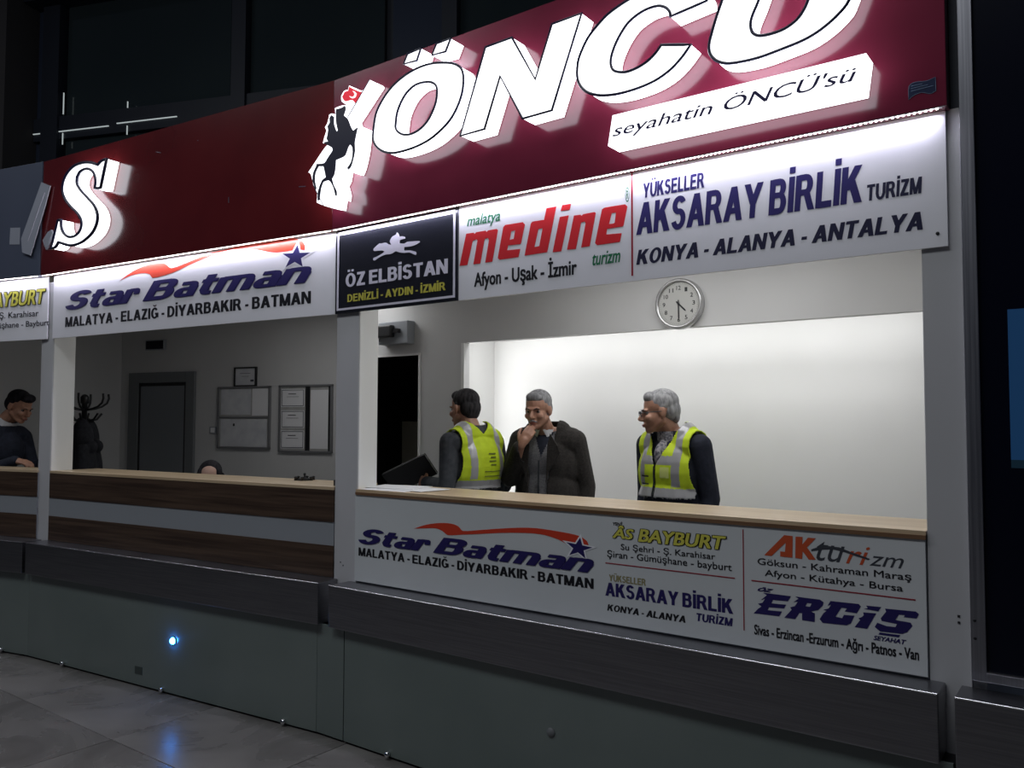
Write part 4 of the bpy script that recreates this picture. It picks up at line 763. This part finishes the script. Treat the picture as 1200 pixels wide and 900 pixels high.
# --- man in the yellow vest on the right, head turned away over his shoulder
sR, eR, wR = V(-.180, .0, 1.375), V(-.225, .04, 1.10), V(-.20, -.03, .87)
sL, eL, wL = V(.180, .01, 1.375), V(.222, .04, 1.10), V(.21, -.02, .86)
t, hm = person('grey-haired man with glasses in a zipped fluorescent yellow vest looking aside', (1.375, 1.16, .1), -.26, V(-.035, -.065, 1.556), -.70, .10, dict(R=(sR, eR, wR), L=(sL, eL, wL)),
    dict(R=((0, -.15, -1), (-1, 0, 0), .35), L=((0, -.15, -1), (1, 0, 0), .35)))
hair(t, hm, SHORT + [('e', (0, .078, -.03), (.055, .03, .045))], 'hair_silver'); brows(t, hm, 'hair_grey'); trousers(t, 'navycloth')
g = link('glasses', tube_me([hm @ V(sx * .0 + .030 + .020 * math.cos(a), -.104, -.003 + .015 * math.sin(a)) for sx in (0,) for a in [2 * PI * k / 16 for k in range(16)]], .0018, 2, True), 'zip', t)
link('glasses_rim', tube_me([hm @ V(-.030 + .020 * math.cos(a), -.104, -.003 + .015 * math.sin(a)) for a in [2 * PI * k / 16 for k in range(16)]], .0018, 2, True), 'zip', g)
for sx in (-1, 1): link('temple', tube_me([hm @ V(sx * .050, -.104, .002), hm @ V(sx * .078, -.06, .004), hm @ V(sx * .083, .01, .002)], .0022, 2), 'zip', g)
link('bridge', tube_me([hm @ V(-.01, -.104, .001), hm @ V(0, -.112, .004), hm @ V(.01, -.104, .001)], .002, 2), 'zip', g)
link('shirt', cut(grow(torso(1.39, .006) + sleeve(sR, eR, wR) + sleeve(sL, eL, wL) + [('c', (0, .012, 1.40), (-.012, .0, 1.455), .075, .068)], .0065, 3), lambda c: c.z < 1.472 - .6 * max(0, -c.y - .01) and (c - wL).length > .035 and (c - wR).length > .035), 'navycloth', t, smooth=True)
link('collar', cut(grow([('c', (0, .005, 1.37), (-.01, -.005, 1.43), .082, .074), ('e', (0, -.035, 1.32), (.045, .103, .09))], .004, 2), lambda c: c.y < .02 and c.z < 1.45), 'plaid', t, smooth=True)
def make_vest(t, zs, front_open, m=None, zlo=1.10):
    me = grow(torso(zs, .030, 1.05), .0055, 4)
    me = cut(me, lambda c: c.z > zlo and abs(c.x) < .172 + max(0, 1.28 - c.z) * .12 and not (V(c.x, c.y - .01, 0).length < .088 and c.z > zs + .03) and not (c.y < 0 and abs(c.x + .01) < max(front_open, (c.z - (zs - .14)) * .48)), .006)
    v = link('vest', me, ['vest', 'reflex'], t, smooth=True)
    for p in v.data.polygons:
        c = p.center; s = abs(c.x)
        p.material_index = 1 if (zlo - .02 < c.z < zlo + .05) or (.092 < s < .135 and c.z > zlo + .06) or (c.y < .02 and zs - .115 < c.z < zs - .07 and s < .10 and front_open) else 0
    return v
def decal(v, x0, x1, z0, z1, m, name, side=-1, label=None):
    """a thin patch lying on the cloth of v"""
    co = [q.co for q in v.data.vertices]; bm = bmesh.new(); nx, nz = 8, 6; g = []
    for i in range(nx + 1):
        for k in range(nz + 1):
            x, z = x0 + (x1 - x0) * i / nx, z0 + (z1 - z0) * k / nz
            ys = [c.y for c in co if abs(c.x - x) < .010 and abs(c.z - z) < .010 and c.y * side > 0] or [side * .15]
            g.append(bm.verts.new((x, (min(ys) if side < 0 else max(ys)) + side * .003, z)))
    for i in range(nx):
        for k in range(nz): a = i * (nz + 1) + k; bm.faces.new((g[a], g[a + nz + 1], g[a + nz + 2], g[a + 1]))
    return link(name, from_bm(bm), m, v, smooth=True, label=label)
v = make_vest(t, 1.39, .006)
decal(v, -.017, -.005, 1.09, 1.265, 'zip', 'zip'); decal(v, .03, .085, 1.205, 1.262, 'badge', 'badge_pocket'); decal(v, -.112, -.05, 1.205, 1.214, 'zip', 'pocket_edge'); decal(v, -.112, -.05, 1.165, 1.172, 'zip', 'pocket_edge')
# --- man in the yellow vest walking left, seen from behind, carrying a folder
sL, eL, wL = V(.178, -.01, 1.375), V(.235, .03, 1.115), V(.170, -.225, 1.125)
sR, eR, wR = V(-.178, .01, 1.375), V(-.225, .05, 1.10), V(-.16, -.19, 1.12)
t, hm = person('dark-haired man in a fluorescent yellow vest walking left with a black folder', (.145, .95, .1), -PI / 2 - .12, V(.0, -.075, 1.580), .0, .06, dict(R=(sR, eR, wR), L=(sL, eL, wL)),
    dict(L=((-.2, -1, .05), (1, 0, .3), .7), R=((.2, -1, .05), (-1, 0, .3), .7)))
hair(t, hm, SHORT + [('e', (0, .07, -.025), (.058, .034, .05))], 'hair_dark'); brows(t, hm, 'hair_dark'); trousers(t, 'darkcloth')
link('jacket', cut(grow(torso(1.39, .010) + sleeve(sR, eR, wR) + sleeve(sL, eL, wL) + [('c', (0, .012, 1.40), (0, -.01, 1.47), .076, .070)], .0065, 3), lambda c: c.z < 1.478 and (c - wL).length > .035 and (c - wR).length > .035), 'sleeve', t, smooth=True)
v = make_vest(t, 1.39, 0)
for k in range(4): decal(v, -.045, .015 - .012 * (k % 2), 1.305 - .022 * k, 1.313 - .022 * k, 'print_dim', 'back_print', 1)
for k in range(2): decal(v, -.09, .05, 1.20 - .028 * k, 1.206 - .028 * k, 'print_dim', 'back_print', 1)
fo = thing('document_folder', 'black folder held low by the walking man in the vest', 'folder', (0, 0, 0))
fm = Matrix.Translation((-.245, .81, 1.275)) @ Matrix.Rotation(.25, 4, 'Z') @ Matrix.Rotation(math.radians(-24), 4, 'Y') @ Matrix.Rotation(math.radians(28), 4, 'X')
bm = bmesh.new(); box_bm(bm, (-.165, -.012, -.075), (.165, -.004, .075), .002); box_bm(bm, (-.165, .004, -.075), (.165, .012, .075), .002); box_bm(bm, (-.168, -.012, -.078), (.165, .012, -.072), .002); c_ = link('cover', moved_m(from_bm(bm), fm), 'dark', fo)
bm = bmesh.new(); box_bm(bm, (-.155, -.0035, -.07), (.155, .0035, .07)); link('papers', moved_m(from_bm(bm), fm), 'paper', fo)
# --- man bending over the far left counter
sR, eR, wR = V(-.175, -.14, 1.30), V(-.215, -.20, 1.05), V(-.17, -.42, 1.13)
sL, eL, wL = V(.175, -.14, 1.30), V(.215, -.20, 1.05), V(.15, -.42, 1.13)
BM = dict(R=(sR, eR, wR), L=(sL, eL, wL))
t, hm = person('dark-haired man in a black suit and white collar bending over papers', LEFTMAN[0], LEFTMAN[1], V(0, -.275, 1.535), 0, .42, BM, dict(R=((.2, -1, -.1), (-.3, 0, 1), .5), L=((-.2, -1, -.1), (.3, 0, 1), .5)), lean=-.45)
hair(t, hm, SHORT + [('e', (0, .07, -.01), (.06, .04, .05)), ('e', (0, -.055, .088), (.058, .036, .036))], 'hair_black'); brows(t, hm, 'hair_black'); trousers(t, 'navycloth')
link('jacket', cut(grow([('e', (0, 0, .93), (.185, .14, .16)), ('c', (0, 0, .98), (0, -.11, 1.22), .15, .15), ('e', (0, -.10, 1.20), (.19, .15, .16)), ('c', (-.145, -.13, 1.32), (.145, -.13, 1.32), .07, .07), ('c', (0, -.13, 1.33), (0, -.15, 1.39), .078, .07)] + sleeve(*BM['R']) + sleeve(*BM['L']), .0065, 4), lambda c: (c - wL).length > .035 and (c - wR).length > .035), 'navycloth', t, smooth=True)
link('collar', cut(grow([('c', (0, -.135, 1.37), (0, -.175, 1.425), .074, .064)], .004, 2), lambda c: c.z > 1.385 and c.z - 1.44 < -.6 * (-.175 - c.y)), 'shirt', t, smooth=True)
t.scale = (1.05, 1.05, 1.05)
# --- seated woman, only her head shows above the walnut counter
sR, eR, wR = V(-.155, 0, .86), V(-.20, -.06, .64), V(-.12, -.27, .72)
sL, eL, wL = V(.155, 0, .86), V(.20, -.06, .64), V(.12, -.27, .72)
BW = dict(R=(sR, eR, wR), L=(sL, eL, wL))
t, hm = person('seated woman with long black hair, just her forehead above the walnut counter', WOMAN[0], WOMAN[1], V(0, -.06, WOMAN[2]), WOMAN[3], .30, BW, dict(R=((.2, -1, -.1), (-.3, 0, 1), .5), L=((-.2, -1, -.1), (.3, 0, 1), .5)), skin='skin_pale', seated=True)
hair(t, hm, [('e', (0, .030, .046), (.083, .090, .084)), ('e', (0, .055, -.04), (.085, .066, .12)), ('c', (-.074, .0, .02), (-.10, .02, -.22), .030, .034), ('c', (.074, .0, .02), (.10, .02, -.22), .030, .034), ('e', (-.062, -.010, .045), (.024, .045, .045)), ('e', (.062, -.010, .045), (.024, .045, .045))], 'hair_black'); brows(t, hm, 'hair_black')
link('top', cut(grow([('e', (0, 0, .50), (.17, .13, .18)), ('e', (0, .01, .70), (.17, .12, .2)), ('c', (-.13, .01, .86), (.13, .01, .86), .06, .06)] + sleeve(*BW['R'], .055, .045, .038) + sleeve(*BW['L'], .055, .045, .038), .008, 4), lambda c: True), 'darkcloth', t, smooth=True)
trousers(t, 'darkcloth', WOMAN[2] - .19, True)
s_ = thing('office_stool', 'office stool under the seated woman behind the walnut counter', 'stool', (*WOMAN[0][:2], .1)); c = Vector((WOMAN[0][0], WOMAN[0][1], 0))
link('seat', moved(revolve_me([(.0001, .40), (.17, .40), (.19, .43), (.18, .47), (.0001, .475)], 'z', 28), c), 'darkcloth', s_, smooth=True); link('post', moved(revolve_me([(.0001, .12), (.025, .12), (.025, .40), (.0001, .40)], 'z', 14), c), 'chrome', s_, smooth=True)
link('base', moved(revolve_me([(.0001, .1), (.2, .1), (.2, .115), (.03, .14), (.0001, .14)], 'z', 28), c), 'dark', s_, smooth=True)
# ---------------------------------------------------------------- coat rack and coats
rx, ry = RACK
t = thing('coat_rack', 'black coat rack with curved hooks behind the left pillar', 'coat rack', (rx, ry, .1)); c = Vector((rx, ry, 0))
link('pole', moved(revolve_me([(.0001, .12), (.022, .12), (.022, 1.74), (.034, 1.75), (.034, 1.80), (.018, 1.82), (.0001, 1.825)], 'z', 20), c), 'dark', t, smooth=True)
link('base', moved(revolve_me([(.0001, .1), (.19, .1), (.19, .12), (.03, .14), (.0001, .14)], 'z', 28), c), 'dark', t, smooth=True)
for k in range(6):
    a = k * PI / 3 + .35; d = V(math.cos(a), math.sin(a), 0); z = 1.69
    link('hook', tube_me([c + d * .02 + V(0, 0, z), c + d * .08 + V(0, 0, z + .01), c + d * .14 + V(0, 0, z + .03), c + d * .18 + V(0, 0, z + .06), c + d * .195 + V(0, 0, z + .10), c + d * .19 + V(0, 0, z + .14)], .009, 3), 'dark', t, smooth=True)
    link('lower_hook', tube_me([c + d * .02 + V(0, 0, z - .10), c + d * .10 + V(0, 0, z - .08), c + d * .14 + V(0, 0, z - .03)], .009, 3), 'dark', t, smooth=True)
for k, (a, lb, s0) in enumerate(((-.6, 'black coat hanging on the right side of the coat rack', 1.0), (2.3, 'black coat hanging on the hidden left side of the coat rack', 1.0))):
    o = V(rx + .085 * math.cos(a), ry + .085 * math.sin(a), 0)
    me = grow([('e', o + V(0, 0, 1.42), (.10, .09, .20)), ('c', o + V(-.10, -.02, 1.38), o + V(.10, .02, 1.38), .06, .06), ('e', o + V(0, 0, 1.15), (.165, .11, .32)), ('e', o + V(.01, 0, .85), (.175, .12, .28)), ('c', o + V(.13, -.06, 1.36), o + V(.16, -.05, .92), .05, .04), ('c', o + V(-.13, .04, 1.36), o + V(-.15, .04, .92), .05, .04), ('c', o + V(0, 0, 1.5), o + V(-.03, 0, 1.6), .05, .03)], .009, 3)
    q = link('coat', me, 'darkcloth', None, 0, o + V(0, 0, .6), smooth=True); tag(q, lb, 'coat', 'coats on the rack')
# ---------------------------------------------------------------- things on the counters
t = thing('paper_sheets', 'loose white papers on the left end of the pale counter top', 'paper', (.35, .12, 1.25))
for k, (a, x, y) in enumerate(((.05, .33, .10), (-.12, .42, .16), (.2, .27, .18))):
    bm = bmesh.new(); box_bm(bm, (-.15, -.1, 0), (.15, .1, .002)); link('sheet', moved_m(from_bm(bm), Matrix.Translation((x, y, 1.2505 + .0022 * k)) @ Matrix.Rotation(a, 4, 'Z')), 'paper2', t)
t = thing('stamp_carousel', 'small black stamp holder on the walnut counter near the centre pillar', 'stamp holder', (-.515, .28, 1.252), 1); c = V(-.515, .28, 0)
link('base', moved(revolve_me([(.0001, 1.252), (.045, 1.252), (.04, 1.262), (.008, 1.267), (.006, 1.282), (.0001, 1.282)], 'z', 20), c), 'dark', t, smooth=True)
for k in range(6):
    a = k * PI / 3; p = c + V(.052 * math.cos(a), .052 * math.sin(a), 0); link('stamp', moved(revolve_me([(.0001, 1.253), (.011, 1.253), (.008, 1.266), (.012, 1.272), (.0001, 1.277)], 'z', 12), p), 'dark', t, smooth=True)
link('knob', moved(revolve_me([(.004, 1.28), (.009, 1.287), (.006, 1.293), (.0001, 1.295)], 'z', 14), c), 'dark', t, smooth=True)
o = box('pen_cup', (-.075, .05, 1.252), (-.045, .08, 1.285), 'dark', None, 1, bev=.004); tag(o, 'tiny black box on the walnut counter against the centre pillar', 'box')
